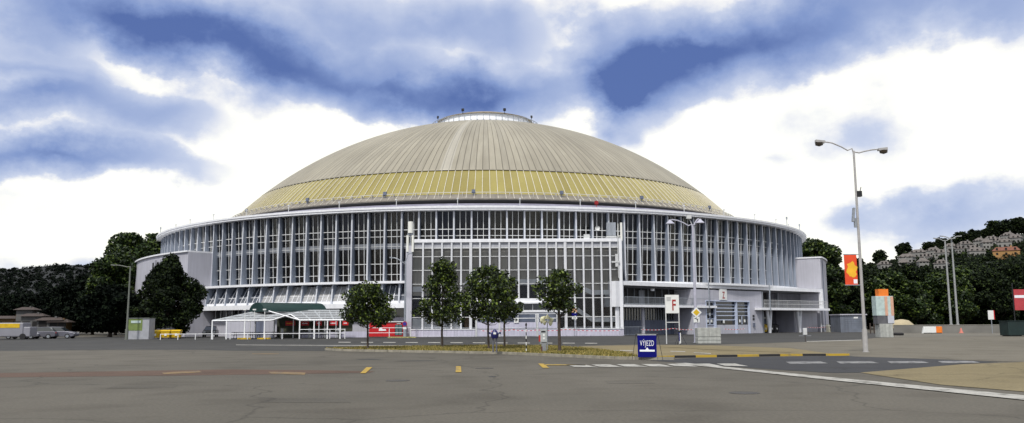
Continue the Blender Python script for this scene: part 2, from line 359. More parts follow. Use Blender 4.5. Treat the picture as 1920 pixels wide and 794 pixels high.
# ------------------------------------------------------------------ ground
def mat_worn(name, c, base, amt=.5):
    m, nt, b = nt_new(name); L = nt.links.new; g = N(nt, 'ShaderNodeNewGeometry')
    n1 = N(nt, 'ShaderNodeTexNoise'); n1.inputs['Scale'].default_value = 2.2; n1.inputs['Detail'].default_value = 10; n1.inputs['Roughness'].default_value = .7; L(g.outputs['Position'], n1.inputs['Vector'])
    L(ramp(nt, n1.outputs[0], [(amt-.10, base), (amt+.06, c)]), b.inputs['Base Color']); b.inputs['Roughness'].default_value = .85; return m
worn_w = mat_worn('worn white paint', (.38, .37, .34), (.12, .115, .10), .46); worn_w2 = mat_worn('very worn white paint', (.24, .24, .24), (.05, .05, .055), .50)
yellow_mk = mat_worn('worn yellow marks', (.40, .26, .03), (.13, .11, .07), .45)
worn_y = mat_worn('worn yellow paint', (.21, .135, .05), (.11, .085, .06), .50)
def sheet(name, poly, z, m, th=0.0, kind='structure'):
    b = MB(); n = len(poly); P = [(p[0], p[1], z) for p in poly]
    ar = sum(P[i][0]*P[(i+1) % n][1]-P[(i+1) % n][0]*P[i][1] for i in range(n))
    if ar < 0: P = P[::-1]
    b.add(P, [tuple(range(n))]); o = b.build(name, m); return tag(o, kind=kind)
def G(pts, z=0.): return [gp(x, y, z) for x, y in pts]
b = MB(); b.quad((-6000, -300, 0), (6000, -300, 0), (6000, 9000, 0), (-6000, 9000, 0)); tag(b.build('ground', asph), kind='structure')
# road in front of the hall
road = G([(-150, 648), (240, 648.5), (380, 650.5), (430, 652.5), (620, 655), (760, 652), (1060, 650), (1200, 648.5), (1330, 650.5), (1600, 645.5), (1640, 641.0)])
road += [Vector((70, 84, 0)), Vector((70, 100, 0)), Vector((46, 131, 0)), Vector((10, 108, 0)), Vector((-14, 104.0, 0)), Vector((-40, 118, 0)), Vector((-95, 118, 0))]
sheet('road', road, .004, asph_d)
sheet('pavement', G([(1085, 651), (1200, 650), (1330, 652), (1600, 645.6), (1700, 652), (1700, 668), (1580, 672.3), (1240, 673), (1196, 676), (1170, 669), (1100, 657)]), .006, tan_p)
sheet('pavement', G([(1330, 652), (1600, 645.6), (1640, 641), (1925, 640), (1925, 690), (1870, 688), (1600, 676), (1560, 671), (1480, 659)]), .010, tan_g)
sheet('road', G([(1215, 679.5), (1300, 675.5), (1590, 674.3), (1870, 689), (1800, 692), (1640, 706), (1560, 706.5), (1450, 699), (1330, 689)]), .008, asph_n)
sheet('pavement', G([(1610, 706.5), (1800, 693), (1990, 688), (1990, 752), (1920, 746), (1760, 731)]), .012, tan_p)
# red surfacing strip at the left
sheet('road_marking', G([(-40, 698), (-40, 690), (250, 688.5), (430, 687.5), (600, 691), (700, 694), (690, 696.5), (560, 697.5), (300, 698)]), .004, asph_r)
def mark(pts, m=None, z=.016):
    b = MB()
    for p in pts:
        q = G(p, z); b.add(q, [tuple(range(len(q)))])
    return tag(b.build('road_marking', m or white_mk), kind='structure')
mk = []
for i in range(7):       # slanted crossing bars
    x = 1058+i*47; y = 685.2+(i*.15); mk.append([(x, y), (x+34, y), (x+60, y+5.5), (x+16, y+4.2)])
mark(mk, worn_w)
mk = []
for i in range(4): mk.append([(1470+i*95, 684+i*.6), (1535+i*95, 684+i*.7), (1550+i*95, 688+i*.6), (1478+i*95, 688+i*.6)])
mark(mk, worn_w2)
mark([[(1262, 684.5), (1282, 684), (1560, 714.5), (1925, 752.5), (1925, 761), (1545, 718)]], worn_w, z=.020)
mark([[(440, 641.2), (870, 647.8), (870, 648.8), (440, 641.9)]])
mk = []
for i in range(12):
    x = 632+i*42; y = 638+i*.62
    mk.append([(x, y), (x+23, y+.35), (x+23, y+1.5), (x, y+1.1)])
mark(mk)
mk = [[(1510, 646.0), (1612, 644.4), (1612, 645.3), (1510, 647)], [(1145, 659), (1185, 659.8), (1185, 660.8), (1145, 659.9)], [(1254, 661.5), (1282, 662.6), (1282, 663.7), (1254, 662.5)], [(1298, 664.6), (1330, 666.6), (1330, 667.8), (1298, 665.6)]]
mark(mk, z=.018)
mark([[(1232, 653.2), (1250, 653), (1345, 659.5), (1480, 665.5), (1480, 666.8), (1345, 660.8)]], tan_p, z=.018)
mark([[(672, 697), (682, 697), (695, 686), (684, 686)], [(852, 686), (861, 686), (862, 697), (851, 697)], [(1006, 682.5), (1016, 682.5), (1027, 691), (1015, 691)], [(1018, 684.3), (1095, 685.4), (1095, 686.8), (1018, 685.6)]], yellow_mk)
mk = [[(300, 692), (370, 689), (375, 692), (305, 695)], [(500, 692.5), (570, 694.5), (568, 699), (505, 696)], [(470, 658), (520, 658.5), (520, 659.5), (470, 659)]]
mark(mk, worn_y, z=.010)
# tar patches
for (x, y, a, h) in ((690, 671, 26, .7), (920, 706, 8, .9), (780, 675, 40, .5)):
    mark([[(x-a, y-h*.3), (x, y-h), (x+a, y-h*.2), (x+a*.6, y+h), (x-a*.7, y+h*.8)]], asph_n, z=.004)

# repaired patches, manhole covers and a drain
for q in ([(480, 741), (640, 744), (655, 752), (488, 750)], [(1130, 716), (1215, 717), (1225, 722), (1136, 721.5)], [(210, 716), (330, 716.5), (322, 721), (196, 720.5)]): mark([q], mat_asphalt('patched asphalt', (.078, .072, .060), (.108, .099, .082)), z=.004)
for (px, py) in ((742, 712), (1392, 742), (905, 690.5)):
    p = gp(px, py); b = MB(); b.T = Matrix.Translation(p); b.lathe([(.34, .0), (.34, .008), (.30, .008), (.30, .006), (.0, .006)], 24); tag(b.build('manhole_cover', mat('cast iron', (.06, .055, .05), .6, .2, 12, metal=.4)), kind='structure')
# grass island with pale kerb
isl = [(606, 653.5), (700, 651.5), (900, 651.0), (1030, 653.2), (1100, 659), (1165, 668), (1196, 676.5), (1150, 676), (1050, 670), (930, 663.5), (800, 660), (700, 657.2), (640, 655.3)]
top = G(isl, .0)
b = MB(); b.prism([(p.x, p.y) for p in top], .0, .115); island = tag(b.build('island', mat('island soil', (.13, .115, .04), .9, .3, 1.5)), kind='structure')
b = MB()
kp = G([(606, 653.7), (640, 655.6), (700, 657.5), (800, 660.3), (930, 663.9), (1050, 670.5), (1150, 676.6), (1200, 677.6), (1262, 679)], 0)
for i in range(len(kp)-1):
    a, c = kp[i], kp[i+1]; d = (c-a); n = int(d.length/1.0)+1
    for k in range(n):
        p = a+d*(k/n); q = a+d*((k+.97)/n); t = d.normalized(); nn = Vector((-t.y, t.x, 0))*.13
        b.prism([(v.x, v.y) for v in (p, q, q+nn, p+nn)], 0, .13)
tag(b.build('kerb', mat('kerb stone', (.27, .25, .20), .85, .25, 2.5, streak=0)), kind='structure')
b = MB(); kp = G([(1222, 675.6), (1262, 674.6), (1380, 674.0), (1480, 673.6), (1590, 674.2)], 0); segs = []
for i in range(len(kp)-1):
    a, c = kp[i], kp[i+1]; n = max(1, round((c-a).length/.52))
    for k in range(n): segs.append((a+(c-a)*(k/n), a+(c-a)*((k+1)/n)))
for i, (p, q) in enumerate(segs):
    b.mi = (i//2) % 2; t = (q-p).normalized(); nn = Vector((-t.y, t.x, 0))*.16
    b.prism([(v.x, v.y) for v in (p, q, q+nn, p+nn)], 0, .10)
tag(b.build('kerb', [mat_worn('worn kerb yellow', (.45, .30, .03), (.2, .17, .1), .42), mat_worn('worn kerb black', (.02, .02, .022), (.1, .09, .08), .38)]), kind='structure')
# grass blades
def inside(p, poly):
    c = False; n = len(poly)
    for i in range(n):
        a, d = poly[i], poly[(i+1) % n]
        if (a.y > p[1]) != (d.y > p[1]) and p[0] < (d.x-a.x)*(p[1]-a.y)/(d.y-a.y)+a.x: c = not c
    return c
b = MB(); x0 = min(p.x for p in top); x1 = max(p.x for p in top); y0 = min(p.y for p in top); y1 = max(p.y for p in top)
cnt = 0
while cnt < 26000:
    x = random.uniform(x0, x1); y = random.uniform(y0, y1)
    if not inside((x, y), top): continue
    if sin(x*1.1+2*sin(y*.7))*sin(y*.9+x*.3) > .75 and random.random() < .8: continue
    h = random.uniform(.04, .13); a = random.uniform(0, pi); wd = .03; dx, dy = cos(a)*wd, sin(a)*wd; lx, ly = random.uniform(-.05, .05), random.uniform(-.05, .05)
    b.add([(x-dx, y-dy, .11), (x+dx, y+dy, .11), (x+lx, y+ly, .115+h)], [(0, 1, 2)]); cnt += 1
tag(b.build('grass', grassm), 'dry yellow green grass on the long traffic island', 'grass', kind='stuff')
b = MB()   # rough verge at the foot of the plinth, right of the red kiosk
p0, p1 = gp(727, 631.5), gp(775, 632)
for i in range(1500):
    t = random.random(); x = p0.x+(p1.x-p0.x)*t; y = p0.y+random.uniform(-1.2, 1.0); h = random.uniform(.05, .16)
    b.add([(x-.05, y, 0), (x+.05, y, 0), (x, y+.03, h)], [(0, 1, 2)])
tag(b.build('grass', mat_leaf('verge grass', (.16, .16, .04), (.26, .24, .09), (.4, .36, .16))), 'yellow grass verge before the red kiosk', 'grass', kind='stuff')

# ------------------------------------------------------------------ the hall
hall = thing('exhibition_hall', 'huge round exhibition hall with a grey and gold dome over a ring of tall windows', 'hall', (CX, CY, 0))
DE = .0382013; T0 = .00262904
A0, A1 = radians(-96), radians(96)
# fins, one mesh shared
def rp(r, a, z): return (r*sin(a), -r*cos(a), z)
b = MB()
prof = [(58.4, 7.08), (60.22, 7.08), (60.2, 8.6), (60.12, 16.17), (59.2, 16.17)]
h = .105
vs = [(-h, -r, z) for r, z in prof]+[(h, -r, z) for r, z in prof]; n = len(prof)
b.add(vs, [tuple(range(n)), tuple(range(n, 2*n))[::-1]]+[(i, i+n, (i+1) % n+n, (i+1) % n) for i in range(n)])
def lit_front(b):      # paler front colour against darker sides paints in the light on the fins
    for k, f in enumerate(b.f):
        if len(f) == 4 and sum(b.v[i][1] for i in f)/4 < -59.8: b.m[k] = 1
edge_m = mat('lit fin front', (.58, .60, .65), .55, .1, 1.5, streak=.15)
lit_front(b); fin_me = b.mesh('fin', [fins_m, edge_m])
b = MB(); y = -59.30; hw = 59.3*DE/2
b.mi = 0; b.quad((-hw, y, 7.08), (hw, y, 7.08), (hw, y, 11.35), (-hw, y, 11.35)); b.quad((-hw, y, 12.05), (hw, y, 12.05), (hw, y, 16.17), (-hw, y, 16.17))
b.mi = 1
for k in range(8):   # pleated curtain behind the lower lights
    xa = -hw+2*hw*k/8; xb = -hw+2*hw*(k+1)/8; ya = -58.95+(.06 if k % 2 else 0); yb = -58.95+(0 if k % 2 else .06)
    b.quad((xa, ya, 7.08), (xb, yb, 7.08), (xb, yb, 11.35), (xa, ya, 11.35))
    b.mi = 2; b.quad((xa, ya, 12.05), (xb, yb, 12.05), (xb, yb, 16.17), (xa, ya, 16.17)); b.mi = 1  # upper sheet paints the dark room; no curtain hangs there
def lean(b): b.v = [(x, y+(16.17-z)*.055, z) for x, y, z in b.v]
b.v = [(x, y-.35, z) for x, y, z in b.v]; lean(b)
win_mes = [b.mesh('window', [glass, c1, c2]) for c1, c2 in ((mat('curtain one', (.050, .039, .034), .9, .25, .4), room_dark), (mat('curtain two', (.075, .06, .052), .9, .25, .4), room_dark), (mat('curtain three', (.022, .018, .018), .9, .25, .4), dark))]
b = MB()
for x in (-.38, .38): b.box(x-.034, x+.034, y-.12, y-.02, 7.08, 16.17)
for z, hh in ((13.79, .045), (12.95, .035), (9.40, .04), (8.02, .035)): b.box(-hw, hw, y-.09, y-.025, z-hh, z+hh)
b.mi = 1; b.box(-hw, hw, y-.03, y+.15, 11.35, 12.05); b.mi = 0; b.box(-hw, hw, y-.08, y-.031, 11.62, 11.68)
b.v = [(x, y-.35, z) for x, y, z in b.v]; lean(b)
frame_me = b.mesh('window_frame', [mat('window frame paint', (.66, .67, .67), .55, .1, 2), panel_w])
nb = int((A1-A0)/DE)
for k in range(-nb//2, nb//2+1):
    a = T0+k*DE
    f = bpy.data.objects.new('fin', fin_me); col.objects.link(f); f.parent = hall; f.rotation_euler[2] = a
    wo = bpy.data.objects.new('window', random.choice(win_mes)); col.objects.link(wo); wo.parent = hall; wo.rotation_euler[2] = a+DE/2
    fo = bpy.data.objects.new('window_frame', frame_me); col.objects.link(fo); fo.parent = wo
# sloped lower lights and small fins
b = MB(); prof = [(59.2, 4.24), (61.05, 4.24), (60.7, 6.57), (60.6, 6.78), (59.2, 6.78)]; n = len(prof)
vs = [(-h, -r, z) for r, z in prof]+[(h, -r, z) for r, z in prof]
b.add(vs, [tuple(range(n)), tuple(range(n, 2*n))[::-1]]+[(i, i+n, (i+1) % n+n, (i+1) % n) for i in range(n)])
lit_front(b); sfin_me = b.mesh('low_fin', [fins_m, edge_m])
b = MB(); b.quad((-hw, -60.75, 4.55), (hw, -60.75, 4.55), (hw, -59.55, 6.57), (-hw, -59.55, 6.57))
sl_g = mat('sloped pane', (.42, .42, .42), .25, .25, .5, spec=.8, streak=.25); sl_me = b.mesh('sloped_window', sl_g)  # pale base colour stands in for bright sky reflected by the slope
b2 = MB(); b2.quad((-hw, -60.75, 4.55), (hw, -60.75, 4.55), (hw, -59.55, 6.57), (-hw, -59.55, 6.57)); sl_me2 = b2.mesh('sloped_window', mat('dark sloped pane', (.06, .07, .09), .12, .2, .5, spec=1))
b = MB()
for x in (-hw, -.38, .38, hw):
    b.add([(x-.04, -60.82, 4.55), (x+.04, -60.82, 4.55), (x+.04, -59.62, 6.57), (x-.04, -59.62, 6.57), (x-.04, -60.74, 4.55), (x+.04, -60.74, 4.55), (x+.04, -59.54, 6.57), (x-.04, -59.54, 6.57)], [(0, 1, 2, 3), (0, 3, 7, 4), (1, 5, 6, 2)])
b.box(-hw, hw, -60.80, -60.60, 4.24, 4.57)
t_ = .35
yy = -60.75+1.2*t_; zz = 4.55+2.02*t_; b.box(-hw, hw, yy-.07, yy+.0, zz-.02, zz+.05)
slf_me = b.mesh('window_frame', white)
for k in range(-20, 29):
    a = T0+k*DE
    if a > -.09: continue
    if -.09 < a < .2: continue
    f = bpy.data.objects.new('low_fin', sfin_me); col.objects.link(f); f.parent = hall; f.rotation_euler[2] = a
    if -.09 < a+DE < .2: continue
    wo = bpy.data.objects.new('sloped_window', sl_me2 if (k > 0 or k in (-5, -4, -3) or k < -14 or k % 7 == 0) else sl_me); col.objects.link(wo); wo.parent = hall; wo.rotation_euler[2] = a+DE/2
    fo = bpy.data.objects.new('window_frame', slf_me); col.objects.link(fo); fo.parent = wo
aL = radians(-39.2)
MB().ringbox(56, 61.2, 6.78, 7.08, aL, radians(-6.6), 60).build('ledge', white, hall)
MB().ringbox(56, 60.75, 6.781, 7.079, radians(14), radians(60), 90).build('ledge', white, hall)
MB().ringbox(57, 61.5, 3.63, 4.24, aL, radians(-6.8), 60).build('ledge', white, hall)
# ground floor wall under the left ledge: render below, dark window band above
MB().ringbox(57, 59.9, 0, 2.45, aL, radians(-24), 30).build('wall', conc_b, hall)
MB().ringbox(57, 59.9, 0, 2.45, radians(-15.6), radians(-6.5), 20).build('wall', conc_b, hall)
MB().ringbox(57, 59.9, 0, 1.0, radians(-24), radians(-15.6), 20).build('wall', grey_w, hall)
b = MB(); b.ringbox(57, 59.6, 1.0, 3.63, aL, radians(-6.6), 60); b.build('shopfront_glazing', mat('shop glass', (.02, .022, .02), .1, .3, .6, spec=.9), hall)
b = MB()
for k in range(26):
    b = MB(); a = radians(-38.6+k*1.27); T = b.T; b.T = Matrix.Rotation(a, 4, 'Z'); b.box(-.05, .05, -59.75, -59.55, 1.0 if -24 < degrees(a) < -15.6 else 2.45, 3.63); b.build('mullion', white, hall)
# added dark core that blacks out the hall interior, floor ring, roof ring
MB().lathe([(56.5, 0), (56.5, 16.1), (40, 16.1)], 128).build('dark_core', dark, hall)
b = MB(); b.lathe([(48, 16.17), (60.85, 16.17), (60.85, 16.40), (60.95, 16.42), (60.95, 16.67), (60.6, 16.72), (46, 16.75)], 256); b.build('roof_slab', white, hall)
MB().lathe([(59.6, 16.72), (59.6, 16.95), (59.2, 16.95), (59.2, 16.7)], 256).build('roof_parapet', mat('zinc flashing', (.40, .40, .46), .5, .25, 1.0, metal=.3), hall)
MB().lathe([(54.8, 16.7), (54.8, 17.85), (54.2, 17.9), (54.2, 16.7)], 200).build('upper_parapet', mat('mauve grey flashing', (.23, .22, .28), .6, .2, .8), hall)
MB().lathe([(46.3, 16.7), (46.3, 19.5)], 200).build('dome_base_wall', gold_c, hall)  # near-black colour paints the shadow gap below the dome
# dome: sphere segment
ZC, RS = -25.4, 66.4
def rs(z): return sqrt(max(RS*RS-(z-ZC)**2, 0))
z_top = ZC+sqrt(RS*RS-9.0**2)
def dprof(z0, z1, n, off=0.):
    return [(rs(z0+(z1-z0)*i/n)+off, z0+(z1-z0)*i/n) for i in range(n+1)]
ZS, ZG, ZG1 = 19.3, 20.1, 24.55
prof = [(rs(ZS)+.35, ZS-.15), (rs(ZS)+.45, ZS)]+[(rs(ZG)+.15, ZG)]
MB().lathe(prof, 270).build('skirt', mat('skirt metal', (.21, .19, .16), .6, .2, 1.2), hall, smooth=False)
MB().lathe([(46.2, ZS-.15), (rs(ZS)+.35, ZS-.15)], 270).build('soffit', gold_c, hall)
MB().lathe(dprof(ZG, ZG1, 6), 270).build('gold_glass_band', gold_m, hall)
pr = [(rs(ZG1)+.18, ZG1-.06), (rs(ZG1)+.18, ZG1+.02)]+[(rs(z)+.16, z) for z in (ZG1+.3,)]
zs = [ZG1+.3+(z_top-ZG1-.3)*sin(pi/2*i/28) for i in range(1, 29)]
pr += [(rs(z)+.16, z) for z in zs]
MB().lathe(pr, 270).build('dome_roof', dome_m, hall, smooth=True)
MB().lathe([(rs(ZG1)+.20, ZG1-.16), (rs(ZG1)+.24, ZG1-.05)], 270).build('dome_joint', gold_c, hall)
# ribs over the gold band and skirt
def rib_mesh(bm, a):
    T = bm.T; bm.T = Matrix.Rotation(a, 4, 'Z'); zz = [ZS]+[ZG+(ZG1-.12-ZG)*i/4 for i in range(5)]; hh = .033
    ps = [(rs(z)+(.45 if z == ZS else 0), z) for z in zs_(zz)]
    vs = []
    for r, z in ps: vs += [(-hh, -r, z), (hh, -r, z), (hh, -r-.10, z+.06), (-hh, -r-.10, z+.06)]
    fs = []
    for i in range(len(ps)-1):
        o = 4*i
        for (p, q) in ((0, 3), (3, 2), (2, 1)): fs.append((o+p, o+q, o+q+4, o+p+4))
    fs += [(0, 1, 2, 3)]
    bm.add(vs, fs); bm.T = T
def zs_(z): return z
rw = mat('rib paint', (.62, .59, .50), .5, .08, 2)
b = MB(); rib_mesh(b, 0); rib_me = b.mesh('rib', rw)
b = MB()
for k in range(270):
    kk = k if k < 135 else k-270; a = kk*2*pi/270
    if -50 <= kk < 50:
        o = bpy.data.objects.new('rib', rib_me); col.objects.link(o); o.parent = hall; o.rotation_euler[2] = a
    elif abs(a) < radians(105): rib_mesh(b, a)
tag(b.build('rib', rw, hall), kind='stuff')
b = MB()   # walkway rail round the dome foot
r_ = rs(ZG)+.55
b.lathe([(r_, ZG+.18), (r_+.07, ZG+.18), (r_+.07, ZG+.26), (r_, ZG+.26), (r_, ZG+.18)], 270)
for k in range(-60, 61):
    T = b.T; b.T = Matrix.Rotation(k*2*pi/180, 4, 'Z'); b.box(-.03, .03, -r_-.06, -r_+.45, ZG-.75, ZG+.2); b.T = T
b.build('gutter_rail', mat('weathered white rail', (.55, .53, .48), .6, .2, 1), hall)
# lantern on the crown
lan = MB().lathe([(10.6, z_top-.5), (10.6, z_top+.25), (9.5, z_top+.3), (9.3, z_top+1.7)], 96).build('lantern_wall', mat('lantern white', (.8, .82, .85), .5, .05, 2), hall)
MB().lathe([(9.3, z_top+1.65), (9.75, z_top+1.7), (9.75, z_top+1.8), (7.5, z_top+2.5), (4.5, z_top+3.1), (1.2, z_top+3.45), (.5, z_top+3.75), (.01, z_top+3.8)], 96).build('lantern_roof', mat('lantern roof metal', (.27, .23, .17), .6, .2, 1.5), lan)
b = MB(); r_ = 10.9
b.lathe([(r_, z_top+1.1), (r_+.07, z_top+1.1), (r_+.07, z_top+1.2), (r_, z_top+1.2), (r_, z_top+1.1)], 96)
for k in range(56):
    T = b.T; b.T = Matrix.Rotation(k*2*pi/56, 4, 'Z'); b.box(-.05, .05, -r_-.05, -r_+.05, z_top-.4, z_top+1.15); b.T = T
b.build('railing', steel, lan)
# maintenance floodlights on lantern and dome foot
def flood(a, r, z, s=1., m=black):
    b = MB(); b.T = Matrix.Rotation(a, 4, 'Z'); b.box(-.25*s, .25*s, -r-.2*s, -r+.12*s, z+.35*s, z+.8*s); b.box(-.04, .04, -r-.05, -r+.03, z-.35, z+.36*s); b.box(-.3*s, .3*s, -r-.05, -r+.0, z+.25*s, z+.37*s)
    return b.build('floodlight', m, hall)
for a in (-1.25, -.42, .42, 1.25, 2.2, -2.2): flood(a, 9.9, z_top+1.9, .95)
cam_grey = mat('grey lamp body', (.12, .14, .2), .5, .2, 4)
for px in (468, 590, 740, 908, 1072, 1218, 1338):
    az_ = atan((px-960)/F); s_ = az_-atan2(CX, CY); q = asin(min(1, max(-1, hypot(CX, CY)*sin(s_)/48.6)))-s_*0
    th = asin(min(.999, max(-.999, hypot(CX, CY)*sin(s_)/48.6))) - s_
    flood(th, 48.9, 19.9, 1.0, cam_grey)
flood(radians(17.5), 56.5, 17.5, .9, mat('red lamp body', (.25, .01, .01), .4, .1, 3))
for a in range(-60, 70, 8):      # vent stubs between rim and dome
    b = MB(); b.T = Matrix.Rotation(radians(a+2.3), 4, 'Z'); b.tube([(0, -58.8, 16.7), (0, -58.8, 17.9)], .05, 6); b.box(-.1, .1, -58.9, -58.7, 17.85, 18.0); b.build('vent_pipe', steel_l, hall)
for a, hh in ((radians(-66), 1.6), (radians(55), 1.5), (radians(64), 1.3)):
    b = MB(); b.T = Matrix.Rotation(a, 4, 'Z'); b.tube([(0, -60.3, 16.6), (0, -60.3, 16.7+hh)], .05, 6); b.cbox((0, -60.3, 16.6+hh), (.25, .2, .4)); b.build('roof_antenna', steel, hall)

# ---- wings hugging the drum
ra = radians
def wing(a0, a1, name='side_wing'):
    b = MB(); b.ringbox(57, 63.9, 0, 11.9, a0, a1, 40); o = b.build(name, conc_b, hall)
    MB().ringbox(56.9, 64.15, 11.9, 12.12, a0-.002*(1 if a0 < a1 else -1), a1, 40).build('coping', white, o)
    return o
wl = wing(ra(-84), ra(-39.3))
wr = wing(ra(60.2), ra(100))
# tall slit windows on the left wing's curved face, behind the tree
for a in (-42.5, -44.3, -46.1, -47.9, -49.7):
    b = MB(); b.ringbox(63.85, 63.93, 5.6, 11.0, ra(a-.62), ra(a+.62), 3); o = b.build('window', dark, wl)
    b = MB(); b.ringbox(63.85, 64.15, 5.4, 11.3, ra(a+.70), ra(a+1.05), 2); b.build('fin', conc_b, wl)
# door under the left wing canopy and projecting roof at the far left
b = MB(); b.ringbox(63.9, 66.2, 3.9, 4.05, ra(-66), ra(-58), 6); b.build('canopy', white, wl)
b = MB(); b.ringbox(63.9, 65.5, 3.9, 4.08, ra(86), ra(96), 6); b.build('canopy', white, wr)
b = MB(); b.ringbox(63.88, 63.96, .3, 11.6, ra(61.5), ra(62.0), 2); b.build('downpipe', grey_w, wr)

# ---- central glazed block
XL, XR, YB = -13.05, 13.72, 105.5
bx = lambda X: X-CX
by = YB-CY
blk = MB(); blk.box(bx(XL)+.2, bx(XR)-.2, by+.9, by+6.5, .02, 11.75)
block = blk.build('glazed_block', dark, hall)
b = MB(); b.box(bx(XL)+.55, bx(XR)+.1, by-.25, by+6.6, 11.79, 12.13); b.box(bx(XL)+.6, bx(XR), by-.20, by+6.5, 12.13, 12.2); b.build('roof_slab', white, block)
b = MB(); b.box(bx(XL)-.35, bx(XL)+.45, by-.3, by+3.5, 0, 11.4); b.build('corner_pier', conc_b, block)
b = MB(); b.box(bx(XL)+.45, bx(XR)+.1, by-.35, by+.9, 0, .86); b.mi = 1; b.box(bx(XL)+.42, bx(XR)+.13, by-.42, by-.2, .86, .97); pl = b.build('plinth', [mat('lilac plinth', (.58, .56, .68), .7, .06, 1, streak=.12), white], block)
fpx = [791.8, 809.6, 827.4, 845.5, 863.3, 881.4, 899, 917.3, 935.4, 953.5, 971.3, 989, 1006.8, 1024, 1042, 1059, 1076, 1093, 1110, 1126.5, 1143]
fX = [at(p, 500, YB-.2)[0] for p in fpx]
for i, X in enumerate(fX):
    w_ = .108 if i not in (5, 15) else .17
    z0 = 4.75 if 899-5 < fpx[i] < 1045 else .98
    MB().box(bx(X)-w_, bx(X)+w_, by-.22, by+.1, z0, 11.79).build('fin', mat('block fin paint', (.66, .67, .70), .55, .08, 1.5, streak=.15), block)
MB().box(bx(XR)-.28, bx(XR)+.1, by-.25, by+.3, .98, 11.79).build('corner_post', white, block)
b = MB()
for z, hh in ((11.08, .06), (10.0, .035), (8.28, .035), (6.55, .035)): b.box(bx(XL)+.45, bx(XR)-.28, by-.08, by-.02, z-hh, z+hh)
for z in (4.75, 2.4): b.box(bx(XL)+.45, bx(fX[6]), by-.08, by-.02, z-.04, z+.04); b.box(bx(fX[14])+.3, bx(XR)-.28, by-.08, by-.02, z-.04, z+.04)
b.build('transoms', mat('window frame paint', (.62, .64, .66)), block)
xs = [XL+.45]+fX+[XR-.28]
for i in range(len(xs)-1):
    x0_, x1_ = bx(xs[i])+.01, bx(xs[i+1])-.01; mid = 6 < i < 15
    zb = 4.75 if mid else .98
    b = MB(); b.quad((x0_, by, zb), (x1_, by, zb), (x1_, by, 11.0), (x0_, by, 11.0))
    b.mi = 1; zc = 6.4 if not (i > 15) else (6.9-.55*(i-15) if i < 18 else 5.2)
    if i <= 5: zc = 5.1
    b.box(x0_+.02, x1_-.02, by+.32, by+.36, max(zc, 5.0), 11.05)
    o = b.build('window', [glass, curtain], block)
    MB().box(x0_, x1_, by-.01, by+.05, 11.15, 11.79).build('spandrel', mat('pale spandrel', (.42, .43, .47), .6, .08, 2, streak=.12), o)
# white balcony parapet inside with a rounded end, and the stairs on the right
st_w = mat('stair paint', (.88, .88, .88), .6, .08, 1.5)
b = MB(); b.prism([(bx(fX[4])+.2, 6.38), (bx(fX[4])+.25, 6.62), (bx(fX[4])+.7, 6.98), (bx(fX[5]), 7.12), (bx(fX[15])-.3, 7.12), (bx(fX[15])-.3, 6.38)], 0, .12)
b.v = [(x, by+.12+z, y) for x, y, z in b.v]; b.build('balcony_front', st_w, block)
b = MB()
def band(x0, z0, x1, z1, t, yo):
    b.add([(x0, by+yo, z0), (x1, by+yo, z1), (x1, by+yo, z1+t), (x0, by+yo, z0+t), (x0, by+yo+.12, z0), (x1, by+yo+.12, z1), (x1, by+yo+.12, z1+t), (x0, by+yo+.12, z0+t)],
          [(0, 1, 2, 3), (4, 7, 6, 5), (0, 4, 5, 1), (3, 2, 6, 7), (0, 3, 7, 4), (1, 5, 6, 2)])
xs_ = lambda p: bx(at(p, 500, YB)[0])
band(xs_(1062), 6.6, xs_(1107), 5.12, .62, .18); band(xs_(1107), 5.12, xs_(1158), 5.12, .6, .181)
band(xs_(1070), 3.45, xs_(1107), 1.75, .62, .18); band(xs_(1107), 1.75, xs_(1158), 1.75, .62, .181)
b.build('staircase', st_w, block)
# lower left: pale room band and brown door seen through glass
b = MB(); b.box(bx(XL)+.5, bx(fX[0]), by+.15, by+.3, 5.6, 6.25); b.box(bx(XL)+.5, bx(fX[4]), by+.15, by+.3, 1.0, 2.3); b.build('inner_parapet', st_w, block)
MB().box(xs_(870), xs_(881)-.1, by+.15, by+.3, .98, 2.45).build('inner_door', brownp, block)
# entrance bay
x0_, x1_ = xs_(893), xs_(1049)
b = MB(); b.box(x0_, x1_, by-.55, by+.3, 4.22, 4.70); b.box(x0_+.1, x1_-.1, by-.75, by+.3, 4.05, 4.215); b.build('entrance_canopy', white, block)
b = MB(); b.box(x0_, x1_, by-.1, by+.2, 3.25, 4.04)
b.mi = 1
for k in range(10): xx = x0_+(x1_-x0_)*k/9.; b.box(xx-.05, xx+.05, by-.14, by-.02, 3.25, 4.045)
b.build('transom_light', [mat('shop glass', (.02, .022, .02)), steel_l], block)
b = MB(); b.box(x0_, x1_+.3, by-.55, by+.1, 3.0, 3.24); b.box(x0_, x1_, by-.4, by+.1, 2.75, 2.995); b.build('entrance_lintel', white, block)
lil = mat('lilac door paint', (.52, .51, .62), .6, .07, 1, streak=.1)
for (p0, p1) in ((893, 934), (936, 1003), (1007, 1042)):
    a_, c_ = xs_(p0), xs_(p1)
    b = MB(); b.box(a_, c_, by-.06-.36, by-.34, .02, 1.75); d = b.build('gate_leaf', lil, block)
    b = MB(); b.box(a_+.08, c_-.08, by-.38, by-.34, 1.78, 2.72); b.build('pane', mat('sky glass', (.10, .12, .17), .08, .6, .5, spec=1.), d)
    b = MB()
    for xx in (a_, (a_+c_)/2-.04, c_-.08): b.box(xx, xx+.08, by-.41, by-.33, 1.752, 2.74)
    b.box(a_, c_, by-.41, by-.33, 2.2, 2.28); b.box(a_, c_, by-.43, by-.425, .9, .93); b.build('pane_frame', white, d)
b = MB()
for p in (892, 935, 1005, 1044): b.box(xs_(p)-.1, xs_(p)+.12, by-.46, by-.3, 0, 2.75)
b.build('gate_posts', steel_l, block)
